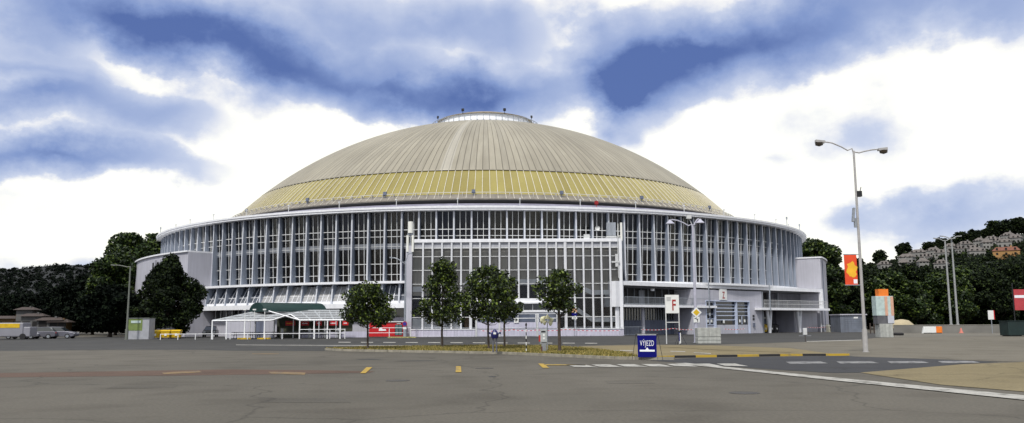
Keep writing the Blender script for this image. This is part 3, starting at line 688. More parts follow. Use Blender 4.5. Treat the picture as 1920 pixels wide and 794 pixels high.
# big stair-side service kit at the block's right end
b = MB(); b.box(xs_(1152), xs_(1157), by-.45, by-.26, 8.6, 10.2); b.tube([(xs_(1157.5), by-.4, 7.2), (xs_(1157.5), by-.4, 12.6)], .06, 6); b.box(xs_(1145), xs_(1160), by-.5, by-.3, 9.1, 9.3); b.build('cable_box', steel_l, block)
b = MB(); b.box(xs_(1139), xs_(1156), by+.5, by+1.3, 12.6, 14.3); b.mi = 1; b.box(xs_(1138), xs_(1157), by+.4, by+1.5, 12.35, 12.55); b.tube([(xs_(1140), by+.8, 12.2), (xs_(1140), by+.8, 12.5)], .06, 6); b.build('rooftop_cabinet', [steel, steel_l], block)
b = MB(); b.box(xs_(1095), xs_(1106), by+.3, by+.9, 12.21, 12.78); b.mi = 1; b.lathe([(.0, -.02), (.2, -.02)], 12); b.build('air_conditioner', [steel_l, black], block)
b = MB(); b.tube([(xs_(1120), by+.6, 12.2), (xs_(1120), by+.6, 13.4)], .04, 6); b.T = Matrix.Translation((xs_(1121), by+.5, 13.5)) @ Matrix.Rotation(ra(75), 4, 'X'); b.lathe([(.01, 0), (.2, .05), (.32, .18)], 14); b.build('satellite_dish', steel_l, block)
# tall antenna mast on the left corner pier
b = MB(); xq = xs_(768); b.tube([(xq, by-.1, 11.4), (xq, by-.1, 13.0)], .07, 8); b.cbox((xq, by-.1, 12.85), (.75, .3, .18)); b.cbox((xq, by-.1, 10.0+.4), (.6, .35, .5)); mast = b.build('antenna_mast', steel, block)
wp = mat('antenna shell', (.80, .80, .74), .5, .03, 3)
b = MB(); b.tube([(xq, by-.15, 13.0), (xq, by-.15, 14.45)], .33, 16); b.build('antenna', wp, mast)
for dx in (-.33, .33): MB().tube([(xq+dx, by-.25, 10.6), (xq+dx, by-.25, 12.7)], .16, 12).build('antenna', wp, mast)
b = MB(); xq = xs_(1165); b.box(xq-.12, xq+.12, by-.2, by+.1, 11.9, 14.2); b.tube([(xq-.4, by-.1, 12.3), (xq-.4, by-.1, 14.1)], .04, 6); b.cbox((xq-.2, by-.1, 12.5), (.6, .1, .1)); b.build('antenna', wp, block)

# ---- right terrace block along the straight line A-B
AA = Vector((12.9, 104.8, 0)); BB = Vector((50.0, 135.4, 0)); dd = (BB-AA).normalized(); LN = (BB-AA).length
ang = atan2(dd.y, dd.x)
TM = Matrix.Translation((AA.x-CX, AA.y-CY, 0)) @ Matrix.Rotation(ang, 4, 'Z')
def S(px):      # distance along the facade seen at this picture column
    x, y, _ = ray(px, 590); k = x/y; return (k*AA.y-AA.x)/(dd.x-k*dd.y)
def ZT(px, py):
    s = S(px); Y = AA.y+dd.y*s; return at(px, py, Y)[2]
class TB(MB):
    def __init__(s): super().__init__(); s.T = TM
ter = TB().box(0, LN, 0, 9, 6.32, 6.80).build('terrace_roof', white, hall)
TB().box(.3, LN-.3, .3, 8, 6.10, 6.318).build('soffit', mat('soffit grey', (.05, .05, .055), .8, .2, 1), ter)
sa, sb_ = S(1168), S(1303)
TB().box(0, sa, 0, 6, 3.60, 6.318).build('end_wall', white, ter)
TB().box(S(1157), S(1161.5), .2, .5, 0, 3.6).build('end_post', white, ter)
TB().box(S(1150)+.9, S(1186), 3.2, 3.6, 0, 3.6).build('wall', conc_b, ter)
bal = TB().box(sa, S(1339), -.35, 4.2, 3.58, 3.88).build('balcony_slab', white, ter)
def railing(bm, s0, s1, w, z0, z1, step=.14, rails=(1.,)):
    n = int((s1-s0)/step)
    for i in range(n+1):
        s = s0+(s1-s0)*i/n; t = .012 if i % 10 else .03; bm.box(s-t, s+t, w-.015, w+.015, z0, z1)
    for f in rails: bm.box(s0, s1, w-.03, w+.03, z0+(z1-z0)*f-.03, z0+(z1-z0)*f+.03)
b = TB(); railing(b, sa, S(1303), -.2, 3.88, 4.85, step=.22, rails=(.12, 1.)); b.box(S(1290), S(1336), -.24, -.18, 4.8, 4.86); b.box(S(1320), S(1336), -.24, -.18, 4.3, 4.35)
b.build('railing', steel, ter)
# ground recess behind the first stretch
TB().box(S(1190), S(1296), 3.2, 3.5, 0, 1.95).build('recess_wall', grey_w, ter)
b = TB(); b.box(S(1190), S(1296), 3.25, 3.45, 1.95, 3.57)
b.mi = 1
for i in range(22): s = S(1190)+(S(1296)-S(1190))*i/21; b.box(s-.04, s+.04, 3.15, 3.26, 1.95, 3.57)
b.build('window', [mat('shop glass', (.02, .022, .02)), steel], ter)
b = TB(); b.tube([(S(1213), .9, 0), (S(1213), .9, 3.58)], .26, 14, r2=.22); b.build('column', conc_b, ter)
b = TB(); b.box(S(1186), S(1192), 3.1, 3.6, 0, 3.57); b.build('pier', conc_b, ter)
# upper recess: back wall with doors
TB().box(sa, S(1300), 3.0, 3.3, 3.88, 6.1).build('back_wall', mat('recess shade black', (.015, .015, .016), .7, .2, 1), ter)  # shade of the open recess put into the wall colour
b = TB()
for i, p in enumerate(range(1180, 1300, 13)): TB().box(S(p), S(p)+.10, 2.85, 2.98, 3.88, 6.1).build('door_frame', panel_w, ter)
TB().box(S(1228), S(1238), 2.8, 2.98, 3.88, 5.9).build('door', panel_w, ter)
b = TB(); b.box(S(1231), S(1235), .8, 1.1, 5.75, 6.05); b.build('ceiling_lamp', txt_w, ter)
# solid gatehouse wall with sign Z
g0, g1 = S(1323), S(1403)
TB().box(S(1296), g0-.12, 0.06, 4, 0, 6.098).build('gate_wall', conc_b, ter)
TB().box(g1+.12, S(1428), 0.06, 4, 0, 6.098).build('gate_wall', conc_b, ter)
TB().box(g0-.12, g1+.12, 0.065, 4, 4.62, 6.097).build('gate_wall', conc_b, ter)
gate = TB().box(g0, g1, .35, .5, 0, 1.25).build('gate', conc_b, ter)
TB().box(g0, g1, .40, .5, 1.25, 4.5).build('glazing', mat('gate glass', (.015, .017, .02), .1, .3, 1, spec=.8), gate)
b = TB(); b.box(g0-.12, g1+.12, -.06, .3, 4.5, 4.62); b.box(g1-.0, g1+.12, -.02, .3, 0, 4.5); b.box(g0-.12, g0, -.02, .3, 0, 4.5)
ga, gb = S(1340), S(1380)
for s in (ga, gb): b.box(s-.16, s+.16, .05, .34, 0, 4.5)
for z in (1.95, 2.55, 3.1, 3.6, 4.05): b.box(ga+.16, gb-.16, .25, .34, z-.06, z+.06)
for z in (2.55, 3.1, 3.6, 4.05): b.box(gb+.16, g1, .25, .34, z-.04, z+.04)
for z in (1.3, 2.1, 2.75): b.box(g0, ga-.16, .25, .34, z-.04, z+.04)
for s in ((g0+ga)/2, (gb+g1)/2): b.box(s-.04, s+.04, .25, .338, 1.3, 2.5)
b.build('gate_frame', mat('gate frame paint', (.50, .56, .70), .5, .06, 2), gate)
for p, z in ((1327, 1.6), (1334, 1.6), (1357, 1.5), (1387, 1.6), (1396, 1.6), (1331, 2.5)): s = S(p); b = TB(); b.box(s-.17, s+.17, .2, .26, z, z+.4); b.build('notice', board_w, gate)
zs0 = TB().box(S(1348), S(1361), -.12, .05, 4.72, 6.25).build('letter_sign', board_w, ter); zs0['label'] = 'white board with a dark red letter Z'
t = text('letter', 'Z', 1.35, txt_r, zs0, (0, 0, 0), sx=.62, bold=.02); t.matrix_local = TM @ Matrix.Translation(((S(1348)+S(1361))/2, -.135, 5.35)) @ Matrix.Rotation(pi/2, 4, 'X') @ Matrix.Diagonal((.62, 1, 1, 1))
b = TB(); s = S(1410); b.box(s-.1, s+.3, -.02, .05, 2.35, 2.65); b.box(s-.1, s+.3, -.02, .05, 1.9, 2.2); b.build('notice', black, ter)
b = TB(); b.box(s-.1, s+.25, -.12, .05, .9, 1.5); b.build('wall_phone', grey_w, ter)
# right recess with upper terrace and V columns
r0, r1 = S(1428), S(1540)
TB().box(r0, r1, 4.2, 4.5, 0, 3.3).build('wall', mat('recess shaded wall', (.10, .10, .12), .7, .1, 1), ter)  # wall colour darkened to paint the shade under the terrace
TB().box(r0, r1, 3.6, 4.0, 3.75, 6.09).build('back_wall', mat('recess shade grey', (.17, .17, .20), .7, .1, 1, streak=.2), ter)  # recess shade worked into this grey as well
b = TB(); b.box(r0+.1, r0+(r1-r0)*.45, 3.3, 3.55, 3.9, 6.09); b.build('window', dark, ter)
for i in range(4): s = r0+.9+i*2.6; TB().box(s, s+.3, 3.0, 3.4, 3.76, 6.09).build('pilaster', panel_w, ter)
zb = ZT(1480, 588)
tsl = TB().box(S(1414), r1+.2, -1.2, 4.0, zb, zb+.34).build('terrace_slab', white, ter)
b = TB(); railing(b, S(1420), r1-.2, -1.05, zb+.34, zb+1.45, step=.3, rails=(.5, 1.)); b.build('railing', steel_l, ter)
TB().box(r1-.35, r1, -.3, .3, zb+.34, 6.318).build('end_post', white, ter)
TB().box(r0-.05, r0+.25, .0, 4, 0, 6.099).build('wall', panel_w, ter)
for p in (1441, 1497):
    s = S(p); b = TB()
    for dx in (-.75, .55): b.add([], []); b.tube([(s+.05*dx, .1, 0), (s+dx, .1+.2*dx, zb)], .20, 10, r2=.26)
    b.build('v_column', white, ter)
b = TB(); b.box(r0+.3, r0+2.8, 4.0, 4.22, .9, 3.0); b.build('window', dark, ter)
b = TB(); b.box(S(1467), S(1478), 4.0, 4.22, 0, 2.4); b.mi = 1; b.box(S(1467)+.3, S(1478)-.3, 3.97, 4.03, 0.02, 2.1); b.build('door', [steel_l, grey_w], ter)
b = TB(); b.box(S(1497), r1, 1.0, 4.2, 0, zb).build('wall', conc_b, ter)
b = TB(); b.tube([(S(1533), -.3, .95), (r1+2.5, -.3, .95)], .04, 6); b.tube([(S(1533), -.3, .0), (S(1533), -.3, 3.2)], .07, 6); b.build('handrail', white, ter)
b = TB(); b.tube([(S(1425), -1.6, zb-.1), (S(1425), -1.6, 7.3)], .09, 8); b.build('flag_bracket', steel, ter)
b = TB(); b.tube([(S(1324), -.4, 3.6), (S(1324), -.4, 7.4)], .08, 8); b.build('flag_bracket', steel, ter)

# ------------------------------------------------------------------ trees
def leafmesh(name, m, clumps, per, size, seed, flat=.6):
    R = random.Random(seed); b = MB()
    V = b.v; Fc = b.f
    for (cx, cy, cz, r) in clumps:
        for i in range(int(per*(r/.8)**2) if per > 0 else 0):
            # shell-biased point
            while True:
                x, y, z = R.uniform(-1, 1), R.uniform(-1, 1), R.uniform(-1, 1); q = x*x+y*y+z*z
                if .1 < q < 1: break
            k = r*(R.random()**.35)/sqrt(q); x, y, z = cx+x*k, cy+y*k, cz+z*k*.8
            n = Vector((R.gauss(0, 1), R.gauss(0, 1), R.gauss(1.0, .8))).normalized()
            u = n.orthogonal().normalized(); a = R.uniform(0, 2*pi); v = n.cross(u); uu = u*cos(a)+v*sin(a); vv = n.cross(uu)
            s = size*R.choice((.6, .8, 1., 1.2, 1.5)); p = Vector((x, y, z)); o = len(V)
            V += [tuple(p-uu*s*.5), tuple(p+vv*s*.32+n*s*.08), tuple(p+uu*s*.5), tuple(p-vv*s*.32+n*s*.08)]
            Fc.append((o, o+1, o+2, o+3))
    b.m = [0]*len(Fc); return b.mesh(name, m)
def tree(name, label, cat, loc, H, crown_z0, width, trunk_r, m, seed, nclump=46, per=170, size=.17, shape='oval', group=None, lean=0, cw=None, rz=0):
    R = random.Random(seed); root = thing(name, label, cat, loc, rz, group)
    cl = []; CHh = H-crown_z0
    for i in range(nclump):
        t = (i+.5)/nclump; t = min(1, max(0, t+R.uniform(-.06, .06)))
        if shape == 'oval': pr = sin(pi*min(1, t*.92+.10))**.65
        elif shape == 'cone': pr = (1-t)**.62*.98*min(1, .6+t*3)+.06
        elif shape == 'umbrella': pr = sin(pi*min(1, t*.8+.24))**.8
        else: pr = sin(pi*min(1, t*.85+.13))**.5
        a = i*2.4+R.uniform(-.4, .4); rr = width/2*pr*sqrt(R.uniform(.05, 1))*R.uniform(.8, 1.08)
        cr = (cw or width*.15)*R.uniform(.65, 1.15)
        cl.append((rr*cos(a)+lean*t, rr*sin(a), crown_z0+cr*.6+(CHh-cr*1.2)*t, cr))
    b = MB(); zt = crown_z0+CHh*.75
    b.tube([(0, 0, 0), (.02, .01, .15), (.03*R.uniform(-1, 1), .02, crown_z0*.6), (lean*.2, 0, crown_z0+.3), (lean*.6, 0, zt)], [trunk_r*1.35, trunk_r, trunk_r*.9, trunk_r*.75, trunk_r*.2], 8)
    b.build('trunk', bark, root, smooth=True)
    b = MB()
    for c in cl[::3]:
        z0 = max(crown_z0*.9, c[2]-R.uniform(.2, .35)*CHh); tt = (z0-crown_z0)/max(CHh, .1)
        p0 = Vector((lean*max(tt, 0), 0, z0)); p1 = Vector(c[:3]); mid = p0.lerp(p1, .5)+Vector((0, 0, -.05*CHh))
        b.tube([p0, mid, p1], trunk_r*.35, 5, r2=trunk_r*.08)
    b.build('limbs', bark, root)
    o = bpy.data.objects.new('crown', leafmesh('crown', m, cl, per, size, seed)); col.objects.link(o); o.parent = root
    return root
IS = .11
G4 = 'young street trees on the grass island'
p = gp(686, 652.5, IS); tree('street_tree', 'lowest wide-crowned young tree at the left end of the grass island, before the red kiosk', 'tree', p, 4.0, 1.35, 3.3, .065, leaf_a, 3, 56, 330, .17, 'round', G4, cw=.5)
p = gp(826, 650.5, IS); tree('street_tree', 'tallest pointed young tree on the grass island, before the left of the glazed block', 'tree', p, 5.75, 1.45, 3.7, .075, leaf_a, 11, 64, 330, .17, 'cone', G4, cw=.46)
p = gp(913, 655.5, IS); tree('street_tree', 'broad leafy young tree beside the blue parking meter', 'tree', p, 4.85, 1.55, 3.35, .065, leaf_a, 21, 56, 330, .165, 'round', G4, cw=.5)
p = gp(943, 652.0, IS); tree('street_tree', 'smaller young tree half hidden behind the broad one at the middle of the island', 'tree', p, 4.5, 1.6, 2.2, .065, leaf_a, 27, 36, 330, .17, 'round', G4, cw=.42)
p = gp(1046, 661.3, IS); tree('street_tree', 'compact round young tree at the right end of the grass island, before the stair windows', 'tree', p, 4.38, 2.0, 2.3, .085, leaf_a, 33, 46, 340, .155, 'round', G4, cw=.42)
# big tree before the left wing
p = at(312, 600, 108); p.z = 0; tree('large_tree', 'big dark bushy tree growing before the left wing of the hall', 'tree', p, 10.6, .4, 8.0, .25, leaf_b, 41, 90, 200, .34, 'umbrella', None, cw=1.15)
# tree masses left
GL = 'trees beyond the left end of the hall'
LT = [(258, 150, 18.6, 15, leaf_c, 'tall spreading tree right behind the left wing of the hall'), (215, 140, 13.6, 11, leaf_c, 'tree with pale green top behind the leaning left street lamp'),
      (172, 150, 10.6, 12, leaf_d, 'dark round tree left of the left street lamp, at the foot of the hill'), (128, 165, 8.8, 13, leaf_d, 'dark tree near the far left, beyond the parked cars, third from the picture edge'),
      (85, 170, 7.8, 13, leaf_d, 'dark tree beyond the parked cars, second from the left picture edge'), (30, 160, 7.6, 12, leaf_d, 'dark tree at the extreme left picture edge'), (205, 120, 7.2, 9, leaf_d, 'low dark bushy tree under the left street lamp, behind the yellow containers')]
for i, (px, Y, H, W, m, lb) in enumerate(LT):
    p = at(px, 600, Y); p.z = 0; tree('broad_tree', lb, 'tree', p, H, .6, W, .3, m, 50+i, 60, 120, .55, 'round', GL, cw=W*.16)
# trees right
GR = 'trees beyond the right end of the hall'
RT = [(1532, 165, 17.5, 12, leaf_c, 'tall tree rising directly behind the right wing of the hall'), (1578, 172, 11.5, 11, leaf_b, 'dark tree behind the orange banner on the tall lamp'),
      (1625, 178, 12.6, 12, leaf_b, 'dark tree just right of the tall lamp column'), (1672, 170, 11.5, 12, leaf_c, 'green tree behind the info pillar with the orange cube'),
      (1715, 182, 13.6, 13, leaf_b, 'dark tree between the info pillar and the two flag poles'), (1765, 176, 11.6, 12, leaf_c, 'bushy tree just left of the two flag poles'),
      (1812, 185, 12.8, 13, leaf_c, 'light green tree just right of the two flag poles'), (1858, 178, 12.2, 12, leaf_b, 'dark tree behind the small white sign on a post'),
      (1905, 184, 14.2, 14, leaf_b, 'tall dark tree at the right picture edge behind the pink banner')]
for i, (px, Y, H, W, m, lb) in enumerate(RT):
    p = at(px, 600, Y); p.z = 0; tree('broad_tree', lb, 'tree', p, H, .3, W, .3, m, 70+i, 60, 120, .55, 'round', GR, cw=W*.16)

# ------------------------------------------------------------------ hills, wood and far houses
def hill(pts, Y0, Y1, m, name='hill', back=500):
    # pts: (px, py skyline) -> terrain rising from Y0 to the ridge at Y1
    b = MB(); n = len(pts); rows = 12; vs = []
    for j in range(rows+4):
        for (px, py) in pts:
            if j <= rows:
                t = j/rows; Y = Y0+(Y1-Y0)*t; zr = at(px, py, Y1)[2]; x = at(px, 600, Y)[0]; vs.append((x, Y, zr*(t**1.15)-1))
            else:
                Y = Y1+back*(j-rows)/3; zr = at(px, py, Y1)[2]; x = at(px, 600, Y)[0]; vs.append((x, Y, zr*(1-(j-rows)/3.)-1))
    fs = []
    for j in range(rows+3):
        for i in range(n-1): fs.append((j*n+i, j*n+i+1, (j+1)*n+i+1, (j+1)*n+i))
    b.add(vs, fs); return tag(b.build(name, m, smooth=True), kind='structure')
hm = mat('wooded hill', (.010, .016, .009), .95, .35, .02)
hl = [(-400, 530), (-200, 505), (0, 496), (60, 490), (110, 487), (160, 489), (220, 494), (300, 500), (420, 520), (600, 560)]
hill(hl, 700, 1500, mat('far wooded hill', (.005, .007, .008), .95, .25, .01))
hr = [(1380, 590), (1480, 560), (1540, 535), (1600, 512), (1680, 493), (1760, 478), (1840, 462), (1920, 448), (2050, 430), (2300, 425), (2700, 470)]
HR0, HR1 = 260, 700
hill(hr, HR0, HR1, hm)
def ridge_z(px, Y):
    for i in range(len(hr)-1):
        if hr[i][0] <= px <= hr[i+1][0]:
            f = (px-hr[i][0])/(hr[i+1][0]-hr[i][0]); py = hr[i][1]+(hr[i+1][1]-hr[i][1])*f; break
    t = min(1, max(0, (Y-HR0)/(HR1-HR0))); return at(px, py, HR1)[2]*(t**1.15)-1
# wood covering the slope (one mass)
R = random.Random(5); cl = []
for i in range(520):
    px = R.uniform(1560, 1960); t = R.uniform(.02, .52); Y = HR0+(HR1-HR0)*t; x = at(px, 600, Y)[0]; z = ridge_z(px, Y); r = R.uniform(3, 5); cl.append((x, Y, z+r*.3, r))
for i in range(430):
    px = R.uniform(1560, 1960); t = R.uniform(.5, .97) if px < 1830 else R.uniform(.5, .9); Y = HR0+(HR1-HR0)*t; x = at(px, 600, Y)[0]; z = ridge_z(px, Y); r = R.uniform(2.2, 4.2); cl.append((x, Y, z+r*.4, r))
o = bpy.data.objects.new('woodland', leafmesh('woodland', leaf_b, cl, 6, 1.6, 5)); col.objects.link(o); tag(o, 'dark woodland covering the slope of the right hill', 'wood', kind='stuff')
cl = []
for i in range(1500):
    px = R.uniform(-60, 300); t = R.uniform(0, 1)
    Y = 700+800*t; j = [k for k in range(len(hl)-1) if hl[k][0] <= px <= hl[k+1][0]][0]; f = (px-hl[j][0])/(hl[j+1][0]-hl[j][0]); py = hl[j][1]+(hl[j+1][1]-hl[j][1])*f
    cl.append((at(px, 600, Y)[0], Y, at(px, py, 1500)[2]*(t**1.15), R.uniform(3, 5)))
o = bpy.data.objects.new('woodland', leafmesh('woodland', leaf_d, cl, 1.2, 3, 6)); col.objects.link(o); tag(o, 'dark far woodland on the left hill', 'wood', kind='stuff')
# houses on the right hill
def house(name, label, loc, rz, wx, wy, hz, rh, wm, rm, group, nwin=3, floors=2):
    r = thing(name, label, 'house', loc, rz, group)
    wl_ = MB().box(-wx/2, wx/2, -wy/2, wy/2, -4, hz).build('wall', wm, r)
    b = MB(); e = .5
    b.add([(-wx/2-e, -wy/2-e, hz), (wx/2+e, -wy/2-e, hz), (wx/2+e, wy/2+e, hz), (-wx/2-e, wy/2+e, hz), (-wx/2+rh*.7, 0, hz+rh), (wx/2-rh*.7, 0, hz+rh)], [(0, 1, 5, 4), (2, 3, 4, 5), (1, 2, 5), (3, 0, 4), (0, 3, 2, 1)])
    ro = b.build('roof', rm, r); MB().box(wx*.15, wx*.15+min(.9, wx*.1), -.4, .5, hz+.2, hz+rh*1.35).build('chimney', wm, ro)
    for fl in range(floors):
        for k in range(nwin):
            x = -wx/2+wx*(k+.5)/nwin; z = 1.0+fl*3.
            MB().box(x-.6, x+.6, -wy/2-.06, -wy/2+.02, z, z+1.4).build('window', dark, r)
    return r
GH = 'pale houses on the wooded hill at the right'
spots = [(1640, .93), (1662, .80), (1688, .92), (1706, .84), (1728, .93), (1742, .80), (1757, .90), (1773, .83), (1790, .92), (1806, .84), (1818, .93), (1832, .80), (1846, .90), (1858, .83), (1868, .93), (1880, .86), (1892, .80), (1901, .92), (1913, .85), (1838, .72), (1735, .66), (1770, .60), (1700, .70), (1895, .66), (1620, .82)]
desc = {}
R = random.Random(9)
looks = ['first from the left', 'second', 'third', 'fourth', 'fifth', 'sixth', 'seventh', 'eighth', 'ninth', 'tenth', 'eleventh', 'twelfth', 'thirteenth', 'fourteenth', 'fifteenth', 'sixteenth', 'seventeenth', 'eighteenth', 'nineteenth', 'twentieth', 'twenty-first', 'twenty-second', 'twenty-third', 'twenty-fourth', 'twenty-fifth']
spots = [q for q in spots if q[0] > 1695 or q[0] == 1662]
order = sorted(range(len(spots)), key=lambda i: spots[i][0])
tile_g = mat('grey roof tiles', (.13, .115, .105), .8, .2, .5)
for rank, i in enumerate(order):
    px, t = spots[i]; t = .56+(t-.60)*.95 if t < .93 else .87; Y = HR0+(HR1-HR0)*t; x = at(px, 600, Y)[0]; z = ridge_z(px, Y)
    wx, wy, hz = R.uniform(5.5, 10), R.uniform(6, 8), R.uniform(3.4, 5.2)
    wm, rm = (wallpale, tile_g) if t > .75 else (R.choice([wallpale, wallor]), tile_g)
    if px == 1895: wx, wm, rm = 15, wallor, tile_r
    kind_ = ('ochre' if wm is wallor else 'pale')+' house with '+('red' if rm is tile_r else 'grey')+' hipped roof on the hill'
    house('hill_house', f'{kind_}, {looks[rank]} from the left', (x, Y, z+1.5), atan2(-x, Y)+R.uniform(-.5, .5), wx, wy, hz, 2.6, wm, rm, GH)
# ridge trees on the skyline
GRT = 'dark trees on the skyline of the right hill'
proto = None
rt = [(1612, 1.0), (1655, 1.15), (1702, 1.3), (1748, 1.0), (1762, .8), (1772, 1.1), (1788, .85), (1800, 1.0), (1812, 1.25), (1824, .95), (1835, 1.2), (1850, 1.0), (1862, 1.1), (1876, 1.6), (1889, 1.1), (1899, 1.45), (1910, 1.2), (1921, 1.5), (1932, 1.3)]
for i, (px, s) in enumerate(rt):
    Y = HR1+4; x = at(px, 600, Y)[0]; z = ridge_z(px, HR1)-1
    lb = f'dark skyline tree on the right hill, {looks[i] if i else "first from the left"}' + ('' if i == 0 else ' counting from the left')
    if proto is None:
        proto = tree('hill_tree', lb, 'tree', (x, Y, z), 11, .5, 10, .3, leaf_b, 120, 26, 14, 1.3, 'round', GRT, cw=2.2); proto.scale = (s, s, s)
    else:
        dup(proto, (x, Y, z), i*1.3, lb, GRT, s)
dull, dull2, dulr = mat('dull plaster', (.10, .10, .10), .85, .15, .5), mat('dull ochre plaster', (.13, .08, .035), .85, .15, .5), mat('dull brown tiles', (.05, .035, .03), .8, .2, .5)
GLH = 'small houses among the trees at the far left'
for px, py, Y, wx, wm, rm, lb in ((18, 588, 150, 6, wallor, tile_g, 'ochre house at the extreme left behind the parked cars'), (50, 572, 150, 2.6, wallpale, tile_r, 'narrow pale house between dark trees at the far left'), (63, 584, 145, 3.2, wallpale, tile_g, 'small white hut beside the narrow pale house at the far left'), (95, 592, 140, 3.5, wallpale, tile_g, 'low pale hut beyond the middle parked car at the far left'), (112, 600, 140, 2.5, wallor, tile_r, 'tiny ochre hut beyond the parked cars, just left of the dark trees')):
    p = at(px, py, Y); hz = p.z; house('small_house', lb, (p.x, Y, 0), .2, wx, 3, max(hz, 2.2), .5, dull if wm is wallpale else dull2, dulr, GLH, 2, 1)

# ------------------------------------------------------------------ cars (left)
def car(label, loc, rz, paint, group=None, name='parked_car'):
    r = thing(name, label, 'car', loc, rz, group)
    def prof(pts, w0, w1, nm, m, par, bev=.04):
        b = MB(); n = len(pts)
        vs = [(x, -w0/2 if z < .95 else -w1/2, z) for x, z in pts]+[(x, w0/2 if z < .95 else w1/2, z) for x, z in pts]
        b.add(vs, [tuple(range(n)), tuple(range(n, 2*n))[::-1]]+[(i, i+n, (i+1) % n+n, (i+1) % n) for i in range(n)])
        return b.build(nm, m, par, bevel=bev)
    body = prof([(-2.1, .32), (-1.75, .25), (1.8, .25), (2.1, .35), (2.12, .62), (1.95, .78), (1.0, .93), (-1.9, .94), (-2.12, .8)], 1.72, 1.62, 'body', paint, r)
    prof([(1.0, .93), (.35, 1.40), (-1.25, 1.43), (-1.95, .94)], 1.62, 1.25, 'cabin', mat('car glass', (.02, .025, .03), .1, .1, 2, spec=.9), r, .03)
    prof([(.30, 1.405), (.2, 1.46), (-1.15, 1.48), (-1.3, 1.425)], 1.28, 1.2, 'roof', paint, r, .02)
    for x in (-1.3, 1.32):
        for s in (-1, 1):
            b = MB(); b.tube([(x, s*.70, .31), (x, s*.88, .31)], .31, 18); wv_ = b.build('wheel', rub, r)
            b = MB(); b.tube([(x, s*.86, .31), (x, s*.89, .31)], .19, 12); b.build('rim', steel, wv_)
    for s in (-1, 1):
        MB().cbox((2.05, s*.62, .66), (.12, .3, .14)).build('headlight', txt_w, r)
        MB().cbox((-2.08, s*.66, .76), (.1, .22, .16)).build('tail_light', red_p, r)
    return r
silver = mat('shaded silver car paint', (.17, .17, .20), .35, .05, 1, metal=.4); wcar = mat('shaded white car paint', (.24, .24, .27), .35, .05, 1); dcar = mat('dark car paint', (.03, .035, .05), .3, .05, 1)  # car paints darkened so the colour carries the shade at far left
GC = 'cars parked at the far left edge'
for px, m, rz, lb in ((40, wcar, .1, 'pale parked car nearest the left picture edge'), (74, silver, .05, 'silver parked car in the middle of the row at the far left'), (108, silver, .1, 'silver parked car at the right end of the far left row, before the dark trees')):
    p = gp(px, 626.3); car(lb, p, rz+pi*(px == 74), m, GC)
p = gp(4, 627); r = thing('delivery_van', 'pale van with yellow sign cut by the left picture edge', 'van', p, .1)
MB().box(-2.6, 2.6, -1, 1, .35, 2.0).build('body', wcar, r, bevel=.1); MB().box(2.6, 3.4, -.95, .95, .35, 1.5).build('cab', wcar, r, bevel=.08); MB().box(-.6, 2.2, -1.03, -1.0, 1.4, 1.9).build('sign_panel', yellow_p, r)
for x in (-1.8, 2.6): MB().tube([(x, -1.02, .36), (x, -.8, .36)], .36, 16).build('wheel', rub, r)
car('black parked car standing against the left end wall of the hall', gp(392, 626.2), .25-pi/2, mat('black car paint', (.006, .006, .007), .3, .05, 1))

# ------------------------------------------------------------------ street lamps
def lamp_post(label, base, H, r, arms, name='street_lamp', m=steel_l, group=None):
    root = thing(name, label, 'street lamp', base, 0, group)
    b = MB(); b.tube([(0, 0, 0), (0, 0, .02)], r*2.2, 12); b.tube([(0, 0, 0), (0, 0, 1.2)], r*1.5, 12); b.tube([(0, 0, 1.2), (0, 0, H)], r, 12, r2=r*.6); pole = b.build('pole', m, root, smooth=False)
    for (dx, dz, kind) in arms:
        b = MB(); pts = [(0, 0, H-.2)]+[(dx*t, 0, H-.2+dz*sin(pi/2*t)) for t in (.08, .2, .4, .7, 1.)]
        pts[1] = (dx*.05, 0, H-.2+dz*.45); b.tube(pts, r*.42, 8); arm = b.build('arm', m, root)
        b = MB(); s = 1 if dx > 0 else -1
        hx, hz = dx+s*.1, H-.2+dz
        if kind == 'bell':
            b.T = Matrix.Translation((hx, 0, hz-.22)) ; b.lathe([(.01, .22), (.1, .2), (.14, .1), (.34, -.08), (.36, -.14), (.01, -.16)], 16)
        else:
            b.cbox((hx+s*.05, 0, hz-.0), (.5, .22, .13), ry=-s*.12)
        hd = b.build('lamp_head', m, root)
        if kind == 'dark': b = MB(); b.T = Matrix.Translation((hx+s*.1, 0, hz-.15)); b.lathe([(.22, .08), (.2, -.05), (.01, -.12)], 14); b.build('lens', mat('smoked lens', (.04, .03, .02), .2, .2, 3), hd)
    return root
# nearest lamp (right)
PB = gp(1620.5, 668); Yl = PB.y; ZL = lambda py: at(1615, py, Yl)[2]
sc_ = Yl/F
lr = lamp_post('tall slim twin-armed street lamp carrying the orange banner, nearest at the right', PB, ZL(290), .088, [(-58*sc_, .72, 'dark'), (50*sc_, .28, 'dark')], m=mat('lamp grey paint', (.38, .37, .36), .55, .12, 3))
b = MB(); b.cbox((.14, 0, ZL(371)), (.26, .24, .30)); b.tube([(.2, 0, ZL(371)+.1), (.28, 0, ZL(358))], .02, 6); b.build('camera_box', black, lr)
b = MB(); b.cbox((-.22, 0, ZL(410)), (.09, .2, .75), ry=.12); b.cbox((-.14, 0, ZL(425)), (.12, .14, .5)); b.build('antenna_panel', steel, lr)
bn = thing('banner', 'orange red banner with a yellow sun shape hanging on the tall right lamp', 'banner', PB)
x0_, x1_ = -.86, -.20; zt_, zb_ = ZL(485), ZL(541)
b = MB(); b.box(x0_, x1_, -.012, .012, zb_, zt_); cl_ = b.build('cloth', orange_p, bn)
b = MB(); b.box(x0_-.03, -.02, -.02, .02, zt_, zt_+.04); b.box(x0_-.03, -.02, -.02, .02, zb_-.04, zb_); b.build('bracket', steel, bn)
